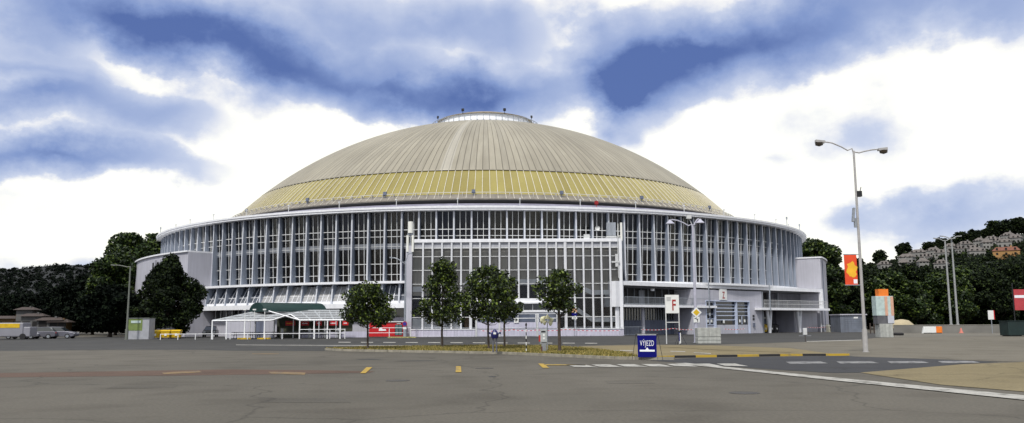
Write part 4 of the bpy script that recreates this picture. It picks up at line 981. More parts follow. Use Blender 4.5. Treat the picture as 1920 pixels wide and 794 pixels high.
b = MB(); cx_, cz_ = -.48, zb_+.80; pts = [(cx_+(.27+.07*sin(k*2.1))*cos(k*pi/9), cz_+(.42+.05*cos(k*1.7))*sin(k*pi/9)) for k in range(18)]
b.add([(x, -.016, z) for x, z in pts], [tuple(range(18))]); b.build('print', sun_y, cl_)
b = MB(); b.box(-.42, -.22, -.018, -.013, zb_+.06, zb_+.28); b.build('print', txt_w, cl_)
# lamp before the terrace
p = gp(1303.5, 646.5); kz = p.y/F; H = at(1300, 428, p.y)[2]
l2 = lamp_post('grey street lamp with priority road sign standing beside the concrete blocks', p, H, .13, [(-40*kz, .75, 'bell'), (12*kz, .80, 'bell')], m=mat('lilac grey paint', (.42, .42, .50), .5, .1, 3))
b = MB(); b.cbox((-.3, -.05, H+.75), (.38, .25, .3)); b.tube([(-.25, 0, H+.6), (0, 0, H)], .03, 6); b.build('camera_box', steel_l, l2)
def z_at(px, py, Y): return at(px, py, Y)[2]
zz = z_at(1303, 590, p.y)
sg = thing('priority_sign', 'yellow diamond priority road sign with white rim on the grey lamp', 'traffic sign', (p.x+.03, p.y-.16, zz))
b = MB(); b.cbox((0, 0, 0), (.60, .02, .60), ry=pi/4); pl_ = b.build('plate', board_w, sg)
b = MB(); b.cbox((0, -.013, 0), (.38, .012, .38), ry=pi/4); b.build('yellow_field', yellow_p, pl_)
sg = thing('additional_plate', 'square white plate with black bent arrow below the diamond sign', 'traffic sign', (p.x+.03, p.y-.16, z_at(1303, 603.5, p.y)))
MB().box(-.24, .24, -.01, .01, -.22, .22).build('plate', board_w, sg)
b = MB(); b.tube([(-.17, -.016, .12), (-.05, -.016, .10), (.06, -.016, .0), (.08, -.016, -.16)], .032, 6); b.tube([(.0, -.016, .05), (.15, -.016, .06)], .018, 6); b.build('symbol', black, sg)
# lamp before the windows, left of block
Yp = 102.0; q = at(757, 600, Yp); zz = lambda py: z_at(757, py, Yp)
l3 = lamp_post('single curved-arm street lamp left of the glazed block, carrying a round no-stopping sign', (q.x, Yp, 0), zz(492), .14, [(-24*Yp/F, .9, 'flat'), (6*Yp/F, 1.4, 'flat')], m=steel)
sg = thing('no_stopping_sign', 'round blue and red no-stopping sign on the lamp by the red kiosk', 'traffic sign', (q.x, Yp-.2, zz(605.5)))
b = MB(); b.tube([(0, 0, 0), (0, .02, 0)], .30, 20); b.build('plate', mat('sign red', (.35, .01, .03), .4, .05, 3), sg)
b = MB(); b.tube([(0, -.01, 0), (0, .0, 0)], .22, 20); b.build('blue_field', mat('sign blue', (.03, .03, .25), .4, .05, 3), sg)
b = MB(); b.cbox((0, 0, -.52), (.42, .02, .26)); b.build('lower_plate', board_w, sg)
# leaning lamp left
p = gp(234.5, 629.5); kz = p.y/F
l4 = lamp_post('dim grey street lamp with a short arm at the far left before the tree mass', p, z_at(236, 492, p.y), .12, [(-30*kz, .35, 'flat')], m=mat('dull lamp paint', (.14, .15, .13), .6, .1, 3))
# two tall poles right
GP = 'pair of tall slim poles at the right'
for px, lb, tp in ((1782, 'left one of the two tall slim poles at the right', 452), (1794.5, 'right one of the two tall slim poles at the right', 448)):
    p = gp(px, 633); kz = p.y/F
    lamp_post(lb, p, z_at(px, tp+8, p.y), .16, [(-16*kz, .5, 'flat'), (14*kz, .5, 'flat')], group=GP, m=mat('pole pale grey', (.30, .31, .31), .6, .1, 3))

# ------------------------------------------------------------------ signs
p = gp(1211, 678); sc_ = p.y/F
vs_ = thing('exit_sign', 'navy blue freestanding board reading VÝJEZD with a white bar and arrow', 'sign', (p.x, p.y, 0), face_cam(p))
hw_, hh_ = 17.3*sc_, 40.5*sc_; zb_ = 5.0*sc_
brd = MB().box(-hw_, hw_, -.015, .015, zb_, zb_+hh_).build('board', blue_p, vs_)
text('lettering', 'VÝJEZD', .33, txt_w, brd, (0, -.021, zb_+hh_*.62), sx=.50, bold=.0, ext=.003, sp=1.12)
b = MB(); zq = zb_+hh_*.29; b.box(-hw_*.79, hw_*.79, -.022, -.016, zq-.035, zq+.045); b.add([(-.08, -.022, zq+.045), (.08, -.022, zq+.045), (.0, -.022, zq+.15)], [(0, 1, 2)]); b.build('arrow', txt_w, brd)
b = MB(); b.box(-hw_, hw_, -.02, .02, zb_+hh_, zb_+hh_+.02); b.build('top_edge', board_w, brd)
for s in (-1, 1):
    b = MB(); b.tube([(s*(hw_+.06), 0, zb_+hh_+.05), (s*(hw_+.25), -.25, 0)], .012, 6); b.build('leg', black, vs_)
    b = MB(); b.tube([(s*(hw_+.04), 0, zb_+hh_+.05), (s*(hw_*.45), .35, 0)], .012, 6); b.build('leg', black, vs_)
b = MB(); b.tube([(-hw_-.07, 0, zb_+hh_+.05), (hw_+.07, 0, zb_+hh_+.05)], .014, 6); b.build('top_bar', black, vs_)
# F board
pa = gp(1246.5, 648.5); Yf = pa.y; qa = at(1246.5, 600, Yf).x; qb = at(1271, 600, Yf).x; zf = lambda y: z_at(1258, y, Yf)
fs_ = thing('letter_board', 'tall white board with a dark red letter F on two slim posts', 'sign', (qa, Yf, 0), 0)
wF = qb-qa
for x in (0, wF): MB().tube([(x, 0, 0), (x, 0, zf(557))], .045, 8).build('post', steel_l, fs_)
MB().box(-.02, wF+.02, -.02, .02, zf(608.7), zf(607)).build('crossbar', steel_l, fs_)
brd = MB().box(-.02, wF+.02, -.06, -.046, zf(591), zf(556.5)).build('board', board_w, fs_)
text('letter', 'F', 1.15, txt_r, brd, (wF*.62, -.068, (zf(591)+zf(556.5))/2-.12), sx=.62, bold=.02)
b = MB()
for i in range(4): b.box(.07, wF*.42, -.068, -.062, zf(561.5+i*2.1), zf(561.5+i*2.1)+.03)
b.build('small_print', mat('print grey', (.2, .2, .22)), brd)
# ? sign on doors
qx = at(966, 601, YB-.5)
sg = thing('notice_board', 'small white square notice with a question mark on the entrance gate', 'sign', (qx.x, YB-.50, qx.z))
MB().box(-.28, .28, -.03, .0, -.32, .32).build('board', board_w, sg); text('symbol', '?', .55, black, sg, (0, -.034, 0), bold=.01)
# street name / bus stop sign left of the stair windows
q = at(1075, 600, 104.3)
sg = thing('stop_sign_post', 'thin post with orange, blue and white plates before the stair windows', 'sign', (q.x, 104.3, 0))
MB().tube([(0, 0, 0), (0, 0, z_at(1075, 585, 104.3))], .04, 8).build('post', steel, sg)
for (a_, c_, m_, nm) in ((580, 587, mat('faded orange', (.5, .28, .16), .6, .2, 3), 'orange_plate'), (589, 593.5, blue_p, 'blue_plate'), (595.5, 600, board_w, 'white_plate')):
    MB().box(-.32, .32, -.07, -.045, z_at(1075, c_, 104.3), z_at(1075, a_, 104.3)).build(nm, m_, sg)
b = MB()
for i in range(3): b.box(-.2+i*.14, -.1+i*.14, -.076, -.071, z_at(1075, 598.6, 104.3), z_at(1075, 597, 104.3))
b.build('lettering', black, sg)

# ------------------------------------------------------------------ things on the island
p = gp(925, 661, IS); sc_ = p.y/F
pm = thing('parking_meter', 'dark blue parking meter on twin grey posts beside the broad tree', 'parking meter', p)
for dx in (-.09, .09): MB().tube([(dx, 0, 0), (dx, 0, .75)], .04, 8).build('post', mat('old grey post', (.12, .12, .14), .6, .2, 4), pm)
b = MB(); b.T = Matrix.Translation((0, 0, .72)); b.lathe([(.01, 0), (.17, .01), (.2, .12), (.21, .25), (.15, .34), (.10, .42), (.05, .47), (.01, .48)], 16); hd = b.build('meter_head', mat('meter blue', (.01, .012, .09), .35, .1, 4), pm)
MB().cbox((0, -.19, .72+.27), (.14, .06, .10)).build('display', board_w, hd)
b = MB(); b.tube([(-.27, 0, .95), (-.27, 0, 1.05)], .05, 8); b.tube([(.27, 0, .95), (.27, 0, 1.05)], .05, 8); b.tube([(-.27, 0, 1.), (.27, 0, 1.)], .02, 6); b.build('handle', mat('meter blue', (.01, .012, .09)), pm)
p = gp(984, 660.5, IS)
mp_ = thing('marker_post', 'thin black and white striped marker post with black cap', 'post', p); sc_ = p.y/F
b = MB(); hH = 48*sc_; 
for i in range(8): b.mi = i % 2; b.tube([(0, 0, hH*i/8), (0, 0, hH*(i+1)/8)], .026, 8)
b.build('shaft', [board_w, black], mp_); b = MB(); b.T = Matrix.Translation((0, 0, hH)); b.lathe([(.01, -.02), (.05, .0), (.055, .08), (.03, .14), (.01, .16)], 10); b.build('cap', black, mp_)
p = gp(1016, 661.5, IS)
tm = thing('ticket_machine', 'grey boxed ticket machine with red side parts on a grey pedestal', 'machine', p)
MB().box(-.09, .16, -.08, .08, 0, .52).build('pedestal', mat('machine grey', (.22, .23, .24), .5, .2, 4), tm); MB().box(-.13, -.05, -.09, .0, 0, .3).build('side_post', mat('brown side', (.10, .04, .03)), tm)
hb = MB().box(-.15, .19, -.12, .12, .52, 1.18).build('housing', mat('machine pale grey', (.40, .42, .42), .5, .1, 4), tm, bevel=.015)
b = MB(); b.box(-.11, .12, -.13, -.121, 1.02, 1.10); b.build('slot', black, hb); b = MB(); b.box(-.02, .08, -.135, -.121, .82, .94); b.box(-.02, .08, -.135, -.121, .66, .76); b.build('dial', board_w, hb); b = MB(); b.cbox((-.17, -.05, .78), (.13, .12, .20)); b.cbox((-.19, -.05, .62), (.09, .1, .14)); b.build('receiver', mat('machine red', (.4, .03, .02), .4, .1, 4), hb)
p = gp(1024, 659, IS)
sp_ = thing('loudspeaker_pole', 'thin pole topped by a cluster of pale yellow horn speakers beside the ticket machine', 'pole', p); Hs = z_at(1024, 603, p.y)
MB().tube([(0, 0, 0), (0, 0, Hs)], .022, 8).build('pole', steel, sp_)
hy = mat('pale yellow plastic', (.62, .60, .38), .5, .08, 4)
for dx, dz, ty in ((-.2, .08, 40), (.2, .0, -40), (-.14, -.16, 60), (.15, -.2, -60), (0, .14, 0), (-.27, -.08, 80)):
    b = MB(); b.T = Matrix.Translation((dx, -.06, Hs-.02+dz)) @ Matrix.Rotation(ra(ty), 4, 'Y') @ Matrix.Rotation(ra(25), 4, 'X'); b.lathe([(.02, .14), (.05, .09), (.09, .02), (.15, -.07), (.13, -.08), (.01, .02)], 12); b.build('horn', hy, sp_)

# tripod stand with blue and white drape
p = gp(1273, 650); ts = thing('folding_stand', 'black folding A-stand with a blue and white strip near the F board', 'stand', p)
for (x, y) in ((-.42, -.15), (.45, -.1), (.1, .4), (-.2, .1)): MB().tube([(0, 0, .95), (x, y, 0)], .014, 6).build('leg', black, ts)
b = MB(); b.mi = 0; b.box(-.10, -.03, -.06, -.045, .25, .95); b.mi = 1; b.box(-.03, .04, -.06, -.045, .1, .85); b.build('drape', [blue_p, board_w], ts)
b = MB(); b.cbox((0, -.02, .96), (.28, .1, .1)); b.build('top_clip', black, ts)
# concrete blocks
pb = gp(1327, 648.5); x0_, x1_ = gp(1307, 648.5).x, gp(1348.5, 648.5).x; hz = z_at(1327, 619, pb.y)
for j, (za, zb2, lb) in enumerate(((0, hz*.42, 'lower grooved concrete barrier block beside the grey street lamp'), (hz*.43, hz, 'upper smooth concrete block stacked on the grooved one'))):
    ct = thing('concrete_block', lb, 'block', ((x0_+x1_)/2, pb.y+.5, za), 0, 'stacked concrete blocks by the lamp'); w_ = (x1_-x0_)/2
    b = MB(); n = 1
    if j == 0:
        for k in range(2): b.box(-w_, w_, -.5, .5, k*(zb2-za)/2, (k+1)*(zb2-za)/2-.03)
        b.box(-w_+.03, w_-.03, -.46, .46, 0, zb2-za)
    else: b.box(-w_, -.01, -.5, .5, 0, zb2-za); b.box(.01, w_, -.5, .5, 0, zb2-za)
    b.build('block', concrete, ct, bevel=.02)
# utility post
p = gp(1507.5, 647); up = thing('utility_post', 'short thin post with a pale grey box on top, by the white road line', 'post', p)
MB().tube([(0, 0, 0), (0, 0, .75)], .03, 8).build('post', bark, up); MB().box(-.15, .15, -.1, .1, .55, 1.1).build('box', steel_l, up, bevel=.02); MB().tube([(-.5, 0, .48), (.5, 0, .48)], .015, 6).build('arm', steel, up)

# containers
def bin_(label, loc, rz, m, w=1.2, h=1.15, group=None, lidm=None):
    r = thing('waste_container', label, 'container', loc, rz, group)
    b = MB(); b.add([(-w/2*.9, -.4, .15), (w/2*.9, -.4, .15), (w/2*.9, .4, .15), (-w/2*.9, .4, .15), (-w/2, -.5, h*.85), (w/2, -.5, h*.85), (w/2, .5, h*.85), (-w/2, .5, h*.85)], [(0, 3, 2, 1), (4, 5, 6, 7), (0, 1, 5, 4), (1, 2, 6, 5), (2, 3, 7, 6), (3, 0, 4, 7)]); bd = b.build('body', m, r, bevel=.02)
    b = MB(); prof = [(-.54, h*.85), (-.54, h*.89), (-.2, h*1.02), (.3, h*1.05), (.52, h*.9), (.52, h*.85)]; n = len(prof); W = w/2+.03
    b.add([(-W, y, z) for y, z in prof]+[(W, y, z) for y, z in prof], [tuple(range(n)), tuple(range(n, 2*n))[::-1]]+[(i, i+n, (i+1) % n+n, (i+1) % n) for i in range(n)]); b.build('lid', lidm or m, r)
    b = MB(); b.cbox((.1, -.47, h*.5), (.25, .02, .3), rx=-.12); b.build('sticker', board_w, bd)
    for x in (-w*.38, w*.38):
        for y in (-.32, .32): MB().tube([(x-.03, y, .08), (x+.03, y, .08)], .08, 10).build('castor', rub, r)
    return r
GB = 'yellow containers before the left wing'; 
for i, (px, lb) in enumerate(((269.5, 'yellow waste container next to the green and white kiosk, left end of the row'), (288.5, 'second yellow waste container from the left in the row before the left wing'), (308, 'third yellow waste container from the left in the row before the left wing'), (327.5, 'yellow waste container at the right end of the row before the left wing'))):
    p = gp(px, 628.8); bin_(lb, p, .1, yellow_p, 1.12, 1.02, GB)
pq = lambda px, wv: Vector((AA.x, AA.y, 0))+dd*S(px)+Vector((-dd.y, dd.x, 0))*wv
for px, m, lb, lm in ((1428, yellow_p, 'yellow waste container left of the left V-shaped column', None), (1440, yellow_p, 'yellow waste container behind the left V-shaped column', None), (1452, black, 'black waste container with yellow lid edge right of the left V-shaped column', None), (1461, black, 'black waste container furthest right under the terrace', None)):
    p = pq(px+4, 1.6); bin_(lb, p, ang, m, 1.15, 1.25, 'waste containers under the right terrace', lm)

# green kiosk left
p = gp(262, 629.0); kz = p.y/F
k = thing('ticket_kiosk', 'small green and white kiosk left of the yellow containers', 'kiosk', p, 0); W = 19*kz; Hk = 38*kz
MB().box(-W, W, -.8, .8, 0, Hk*.42).build('base', mat('kiosk white', (.34, .35, .38), .6, .1, 2), k); MB().box(-W, W*.35, -.82, .8, Hk*.42, Hk*.98).build('green_panel', mat('kiosk green', (.16, .22, .06), .6, .15, 2), k)
MB().box(W*.35, W, -.8, .8, Hk*.42, Hk).build('white_panel', mat('kiosk white', (.34, .35, .38)), k); MB().box(-W*.75, W*.2, -.86, -.82, Hk*.78, Hk*.90).build('sign_strip', teal, k)
MB().box(-W-.05, W+.05, -.9, .9, Hk, Hk+.07).build('roof', mat('kiosk roof', (.2, .22, .2)), k)
# heap behind containers
p = gp(298, 628); k = thing('tarp_heap', 'dark grey covered heap behind the yellow containers', 'heap', (p.x, p.y+1.6, 0)); b = MB(); b.lathe([(1.9, 0), (1.5, .9), (.7, 1.5), (.1, 1.75), (.0, 1.76)], 9); b.build('cover', mat('grey tarp', (.05, .05, .06), .6, .3, 2), k)

# ------------------------------------------------------------------ pergola with green barrel canopy
pa = gp(398, 632.5); YP = pa.y; YQ = YP+9
def PX(px, Y): return at(px, 600, Y).x
per = thing('pergola', 'white steel pergola with two latticed gable roofs before the hall', 'pergola', (0, 0, 0))
YF = 95.0
def PZ(py, Y=YF): return z_at(520, py, Y)
x_l, x_m, x_r = PX(396, YF), PX(560, YF), PX(645, YF)
ze = PZ(596.5)
zr = PZ(578, YF+4)
wm_ = mat('pergola white', (.80, .81, .82), .5, .04, 2)
posts = [396, 423, 457, 494, 560, 587, 612, 636]
for px in posts: MB().box(PX(px, YF)-.06, PX(px, YF)+.06, YF-.06, YF+.06, 0, ze).build('post', wm_, per)
for px in (476, 512, 548, 596, 628): MB().box(PX(px, YF+7)-.05, PX(px, YF+7)+.05, YF+6.95, YF+7.05, 0, zr).build('post', wm_, per)
def lattice(xa, xb, nm, nr, nc, slant):
    # mono-pitch roof plane rising away from the viewer; slant shifts the back edge sideways (hipped ends)
    b = MB(); Ya, Yb = YF, YF+6.5
    c = [Vector((xa, Ya, ze)), Vector((xb, Ya, ze)), Vector((xb-slant[1], Yb, zr)), Vector((xa+slant[0], Yb, zr))]
    for i in range(nr+1):
        t = i/nr; b.tube([c[0].lerp(c[3], t), c[1].lerp(c[2], t)], .09 if i in (0, nr) else .075, 4)
    for i in range(nc+1):
        t = i/nc; b.tube([c[0].lerp(c[1], t), c[3].lerp(c[2], t)], .075, 4)
    b.build('roof_lattice', wm_, per)
    b = MB(); b.quad(*[v+Vector((0, 0, .09)) for v in c]); b.build('roof_sheet', psheet, per)
def mat_sheet():
    m, nt, b = nt_new('clear roof sheet'); L = nt.links.new; nt.nodes.remove(b)
    tr = N(nt, 'ShaderNodeBsdfTransparent'); tr.inputs[0].default_value = (.72, .74, .75, 1); gl = N(nt, 'ShaderNodeBsdfDiffuse'); gl.inputs[0].default_value = (.6, .62, .64, 1)
    mx = N(nt, 'ShaderNodeMixShader'); mx.inputs[0].default_value = .30; L(tr.outputs[0], mx.inputs[1]); L(gl.outputs[0], mx.inputs[2]); L(mx.outputs[0], nt.nodes['Material Output'].inputs['Surface']); return m
psheet = mat_sheet()
lattice(x_l, PX(507, YF), 'a', 4, 4, (3.2, -1.8)); lattice(PX(560, YF), x_r, 'b', 4, 4, (-3.5, .2+1.2))
b = MB(); b.tube([(PX(507, YF), YF, ze), (PX(532, YF), YF, PZ(588)), (PX(560, YF), YF, ze)], .07, 4); b.tube([(PX(500, YF), YF+.2, PZ(579)), (PX(560, YF), YF, ze)], .08, 4); b.build('gable_frame', wm_, per)
for px in (457, 475, 494):
    b = MB(); b.cbox((PX(px, YF), YF-.15, PZ(576)), (.34, .2, .14)); b.tube([(PX(px, YF), YF, ze), (PX(px, YF), YF-.1, PZ(577))], .04, 6); b.build('spotlight', board_w, per)
can = thing('barrel_canopy', 'dark green half-round canvas canopy above the pergola', 'canopy', (0, 0, 0))
YC = 99.5; zc0, zc1 = z_at(478, 580, YC), z_at(478, 562.5, YC); Hc = zc1-zc0
can.location = (PX(478, YC), YC, 0); can.rotation_euler = (0, 0, radians(-50)); Wc, Lc = 2.15, 8.0
b = MB(); n = 16; vs = []
for k in range(n+1):
    a = pi*k/n; x = -Wc*cos(a); z = zc0+Hc*sin(a)
    vs += [(x, 0, z), (x, Lc, z)]
fs = [(2*k, 2*k+2, 2*k+3, 2*k+1) for k in range(n)]+[tuple(2*k for k in range(n+1)), tuple(2*k+1 for k in range(n+1))[::-1]]
b.add(vs, fs); b.build('canvas', green_c, can)
b = MB()
for x in (-Wc+.1, Wc-.1): b.tube([(x, .05, zc0-.04), (x, Lc-.05, zc0-.04)], .05, 6); b.tube([(x, .15, 0), (x, .15, zc0)], .05, 8); b.tube([(x, Lc-.15, 0), (x, Lc-.15, zc0)], .05, 8)
b.build('frame', steel_l, can)
# partition wall under pergola and snack stall signs
st = thing('snack_stall', 'open snack stall under the pergola with red lettered panels', 'stall', (0, 0, 0)); YS = 104.0
MB().box(PX(420, YS), PX(476, YS), YS+.2, YS+.4, 0, 2.5).build('wall', conc_b, st)
MB().box(PX(476, YS), PX(492, YS), YS+.3, YS+.5, 0, 2.6).build('door', grey_w, st)
MB().box(PX(492, YS), PX(512, YS), YS+.2, YS+.4, 0, 2.5).build('wall', conc_b, st)
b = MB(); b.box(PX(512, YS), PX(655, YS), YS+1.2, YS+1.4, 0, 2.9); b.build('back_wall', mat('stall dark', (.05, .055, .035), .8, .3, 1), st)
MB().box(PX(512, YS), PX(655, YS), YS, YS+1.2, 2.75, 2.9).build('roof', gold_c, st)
MB().box(PX(560, YS), PX(690, YS), YS-.1, YS+.1, 0, .72).build('counter', lil, st)
for i, (a_, c_) in enumerate(((533, 551), (562, 577), (590, 601), (615, 631), (640, 651))):
    pn = MB().box(PX(a_, YS), PX(c_, YS), YS+.05, YS+.1, z_at(560, 606.5, YS), z_at(560, 598, YS)).build('red_panel', red_p, st)
    b = MB(); X0, X1 = PX(a_, YS)+.15, PX(c_, YS)-.15; zz_ = z_at(560, 603.5, YS); m_ = 4
    for k_ in range(m_): b.box(X0+(X1-X0)*k_/m_, X0+(X1-X0)*(k_+.7)/m_, YS+.03, YS+.049, zz_, zz_+.13)
    b.build('lettering', sun_y if i == 0 else txt_w, pn)
for i, px in enumerate((530, 581, 610, 635)):
    b = MB(); b.tube([(PX(px, YS), YS-.6, .0), (PX(px, YS), YS-.6, 1.15)], .17, 12); tag(b.build('ash_bin', steel_l), f'pale cylindrical bin under the pergola, {("leftmost", "second from the left", "third from the left", "rightmost")[i]}', 'bin', 'cylindrical bins under the pergola')
# benches and tables
dk = mat('dark bench wood', (.03, .03, .035), .7, .2, 3)
bt = thing('picnic_table', 'dark picnic table with two benches under the left end of the pergola', 'table', (PX(455, 99), 99, 0), 0, 'dark picnic tables under the pergola')
MB().box(-1.3, 1.3, -.35, .35, .70, .76).build('tabletop', dk, bt)
for y in (-.75, .75): MB().box(-1.3, 1.3, y-.14, y+.14, .42, .47).build('bench', dk, bt)
for x in (-.95, .95):
    b = MB(); b.tube([(x, -.3, .7), (x, -.55, 0)], .035, 6); b.tube([(x, .3, .7), (x, .55, 0)], .035, 6); b.tube([(x, -.75, .42), (x, .75, .42)], .03, 6); b.build('leg', black, bt)
for px, lb in ((497, 'second dark picnic table from the left under the pergola'), (535, 'dark picnic table in the middle under the pergola'), (575, 'fourth dark picnic table from the left under the pergola'), (618, 'dark picnic table under the right end of the pergola')):
    dup(bt, (PX(px, 99), 99+random.uniform(-.4, .4), 0), random.uniform(-.06, .06), lb)
# yellow feet under posts
for px, s in ((457, 'left'), (494, 'right')): tag(MB().prism([(PX(px, YF)+.75*cos(a*pi/4), YF-.1+.3*sin(a*pi/4)) for a in range(8)], 0, .16).build('post_base', yellow_p), f'yellow protective base at the {s} of the two tall lamp-bearing pergola posts', 'base', 'yellow bases at pergola posts')
# red kiosk
YK = 103.8; xa, xb = PX(690, YK), PX(755, YK); hk = z_at(720, 602, YK)
rk = thing('red_kiosk', 'bright red kiosk with glass door left of the glazed block', 'kiosk', (0, 0, 0))
MB().box(xa, xb, YK, YK+2.2, .08, hk).build('body', red_p, rk, bevel=.03); MB().box(xa-.1, xb+.1, YK-.15, YK+2.3, hk, hk+.1).build('roof', board_w, rk)
d_ = MB().box(PX(739, YK), PX(752, YK), YK-.04, YK+.05, .25, hk-.3).build('door', mat('door teal glass', (.10, .16, .16), .15, .3, 2, spec=.8), rk)
b = MB()
for p_ in (739, 745.5, 752): b.box(PX(p_, YK)-.03, PX(p_, YK)+.03, YK-.07, YK-.03, .25, hk-.3)
b.build('frame', black, d_)
b = MB(); xx = PX(713, YK); b.prism([(xx-.3, .78), (xx-.28, 1.15), (xx+.0, 1.2), (xx+.15, 1.0), (xx+.55, .98), (xx+.6, .8)], 0, .012); b.v = [(x, YK-.02+z, y) for x, y, z in b.v]; b.build('logo', txt_w, rk)
b = MB(); b.box(PX(742, YK), PX(749, YK), YK-.02, YK-.005, hk-.22, hk-.1); b.build('lettering', board_w, rk)

# ------------------------------------------------------------------ rails, barriers, tape
def fence_rail(label, a, c, Y0, Y1, zs, pp, name='white_railing', posts=True, m=None):
    r = thing(name, label, 'railing', (0, 0, 0)); m = m or wm_
    A_, B_ = Vector((PX(a, Y0), Y0, 0)), Vector((PX(c, Y1), Y1, 0))
    for z in zs: MB().tube([A_+Vector((0, 0, z)), B_+Vector((0, 0, z))], .035, 6).build('rail', m, r)
    n = pp
    for i in range(n+1): p_ = A_.lerp(B_, i/n); MB().tube([p_, p_+Vector((0, 0, max(zs)+.05))], .045, 6).build('post', m, r)
    return r
fence_rail('long low white single railing before the pergola and yellow containers', 300, 560, 94, 94.5, (.62, ), 8)
fence_rail('white two-bar railing with thick posts before the red kiosk', 688, 768, 102.6, 102.6, (.55, 1.15), 2)
fence_rail('white railing before the right half of the pergola', 560, 645, 94.6, 95, (.62, 1.05), 3)
# crowd barriers
def barrier(label, x, Y, rz, w=2.3, group='grey crowd barriers along the hall front'):
    r = thing('crowd_barrier', label, 'barrier', (x, Y, 0), rz, group)
    b = MB(); b.tube([(-w/2, 0, .12), (-w/2, 0, 1.0), (-w/2+.1, 0, 1.1), (w/2-.1, 0, 1.1), (w/2, 0, 1.0), (w/2, 0, .12), (-w/2, 0, .12)], .022, 6); b.build('frame', steel, r)
    b = MB()
    for i in range(1, 16): x_ = -w/2+w*i/16; b.tube([(x_, 0, .12), (x_, 0, 1.1)], .010, 4)
    b.build('bars', steel, r)
    for s in (-1, 1): MB().tube([(s*w*.33, -.3, 0), (s*w*.33, 0, .13), (s*w*.33, .3, 0)], .02, 6).build('foot', steel, r)
    return r
bar0 = barrier('grey crowd barrier before the left part of the plinth, left of the entrance gates', PX(815, 103.8), 103.8, 0, 3.0)
for px, Y, rz, lb in ((873, 103.6, .1, 'grey crowd barrier just left of the entrance gates'), (960, 103.4, -.05, 'grey crowd barrier before the middle of the entrance gates'), (1003, 103.2, .1, 'grey crowd barrier at the right end of the entrance gates'),
                      (1075, 103.8, 0, 'grey crowd barrier before the plinth, right of the orange and white plate post'), (1140, 103.2, .05, 'grey crowd barrier at the right end of the plinth'), (1181, 104.4, .2, 'grey crowd barrier under the terrace, right of the plinth'), (1120, 104.0, 0, 'grey crowd barrier before the stair windows, second from the right end of the plinth')):
    dup(bar0, (PX(px, Y), Y, 0), rz, lb)
tape = None
tm_ = None
def mat_tape():
    m, nt, b = nt_new('red white tape'); L = nt.links.new
    g = N(nt, 'ShaderNodeNewGeometry'); sp = N(nt, 'ShaderNodeSeparateXYZ'); L(g.outputs['Position'], sp.inputs[0])
    k = N(nt, 'ShaderNodeMath', operation='MULTIPLY'); k.inputs[1].default_value = 1.9; L(sp.outputs[0], k.inputs[0]); f = N(nt, 'ShaderNodeMath', operation='FRACT'); L(k.outputs[0], f.inputs[0])
    r = ramp(nt, f.outputs[0], [(.49, (.6, .03, .04)), (.51, (.75, .73, .75))]); L(r, b.inputs['Base Color']); return m
tpm = mat_tape()
def tape_(label, pts):
    b = MB()
    for (a, c) in zip(pts, pts[1:]):
        n = 6
        for i in range(n):
            p_ = Vector(a).lerp(Vector(c), i/n); q_ = Vector(a).lerp(Vector(c), (i+1)/n); sa_ = -.12*sin(pi*i/n); sb2 = -.12*sin(pi*(i+1)/n)
            b.quad((p_.x, p_.y, p_.z+sa_-.035), (q_.x, q_.y, q_.z+sb2-.035), (q_.x, q_.y, q_.z+sb2+.035), (p_.x, p_.y, p_.z+sa_+.035))
    return tag(b.build('barrier_tape', tpm), label, 'tape', 'red and white barrier tapes')
tape_('red and white tape strung along the entrance gates and plinth', [(PX(900, 102.9), 102.9, .75), (PX(960, 103), 103, .85), (PX(1005, 102.9), 102.9, .8), (PX(1060, 103), 103, .85), (PX(1160, 103), 103, .7)])
q0, q1, q2 = pq(1190, -.8), pq(1250, -.8), pq(1300, -.8); tape_('red and white tape strung under the terrace behind the F board', [(q0.x, q0.y, .75), (q1.x, q1.y, .85), (q2.x, q2.y, .7)])
q0, q1 = pq(1345, -.8), pq(1385, -.8); tape_('short red and white tape low before the letter Z gate', [(q0.x, q0.y, .7), (q1.x, q1.y, .7)])
q0, q1 = pq(1500, -.9), pq(1536, -.9); tape_('red and white tape beside the right V-shaped column', [(q0.x, q0.y, .8), (q1.x, q1.y, .8)])

# ------------------------------------------------------------------ right side furniture
p = pq(1549, 4); 
ps = thing('pallet_stack', 'stack of pale timber pallets beside the right corner of the hall', 'pallets', (PX(1560, 134), 134, 0)); b = MB()
for i in range(6): b.box(-1.0, 1.0, -.6, .6, i*.2, i*.2+.04); b.box(-1., -.85, -.6, .6, i*.2+.04, i*.2+.17); b.box(-.08, .08, -.6, .6, i*.2+.04, i*.2+.17); b.box(.85, 1., -.6, .6, i*.2+.04, i*.2+.17)
b.build('pallets', mat('pale timber', (.50, .50, .40), .8, .15, 3), ps)
Ys = 128.0; xa, xb = PX(1573, Ys), PX(1621, Ys); hs = z_at(1600, 598, Ys)
sh = thing('storage_shed', 'low grey sheet-metal shed between the hall and the tall lamp', 'shed', (0, 0, 0)); b = MB(); b.box(xa, xb, Ys, Ys+4, 0, hs); body = b.build('wall', greysh, sh)
b = MB()
for i in range(8): z = hs*i/8; b.box(xa+.7, xb, Ys-.03, Ys, z+.03, z+hs/8-.03)
b.build('cladding', greysh, body); MB().box(xa-.1, xb+.15, Ys-.2, Ys+4.2, hs, hs+.16).build('roof', conc_b, sh); MB().box(PX(1598, Ys), PX(1606, Ys), Ys-.06, Ys-.03, hs-.5, hs-.28).build('sign', board_w, sh)
p = gp(1567, 628.5); po = thing('bollard_light', 'thin dark post with a small pale head beside the pallets', 'post', p); MB().tube([(0, 0, 0), (0, 0, 2.2)], .06, 8).build('post', black, po); MB().cbox((0, 0, 2.3), (.25, .25, .28)).build('head', steel_l, po)
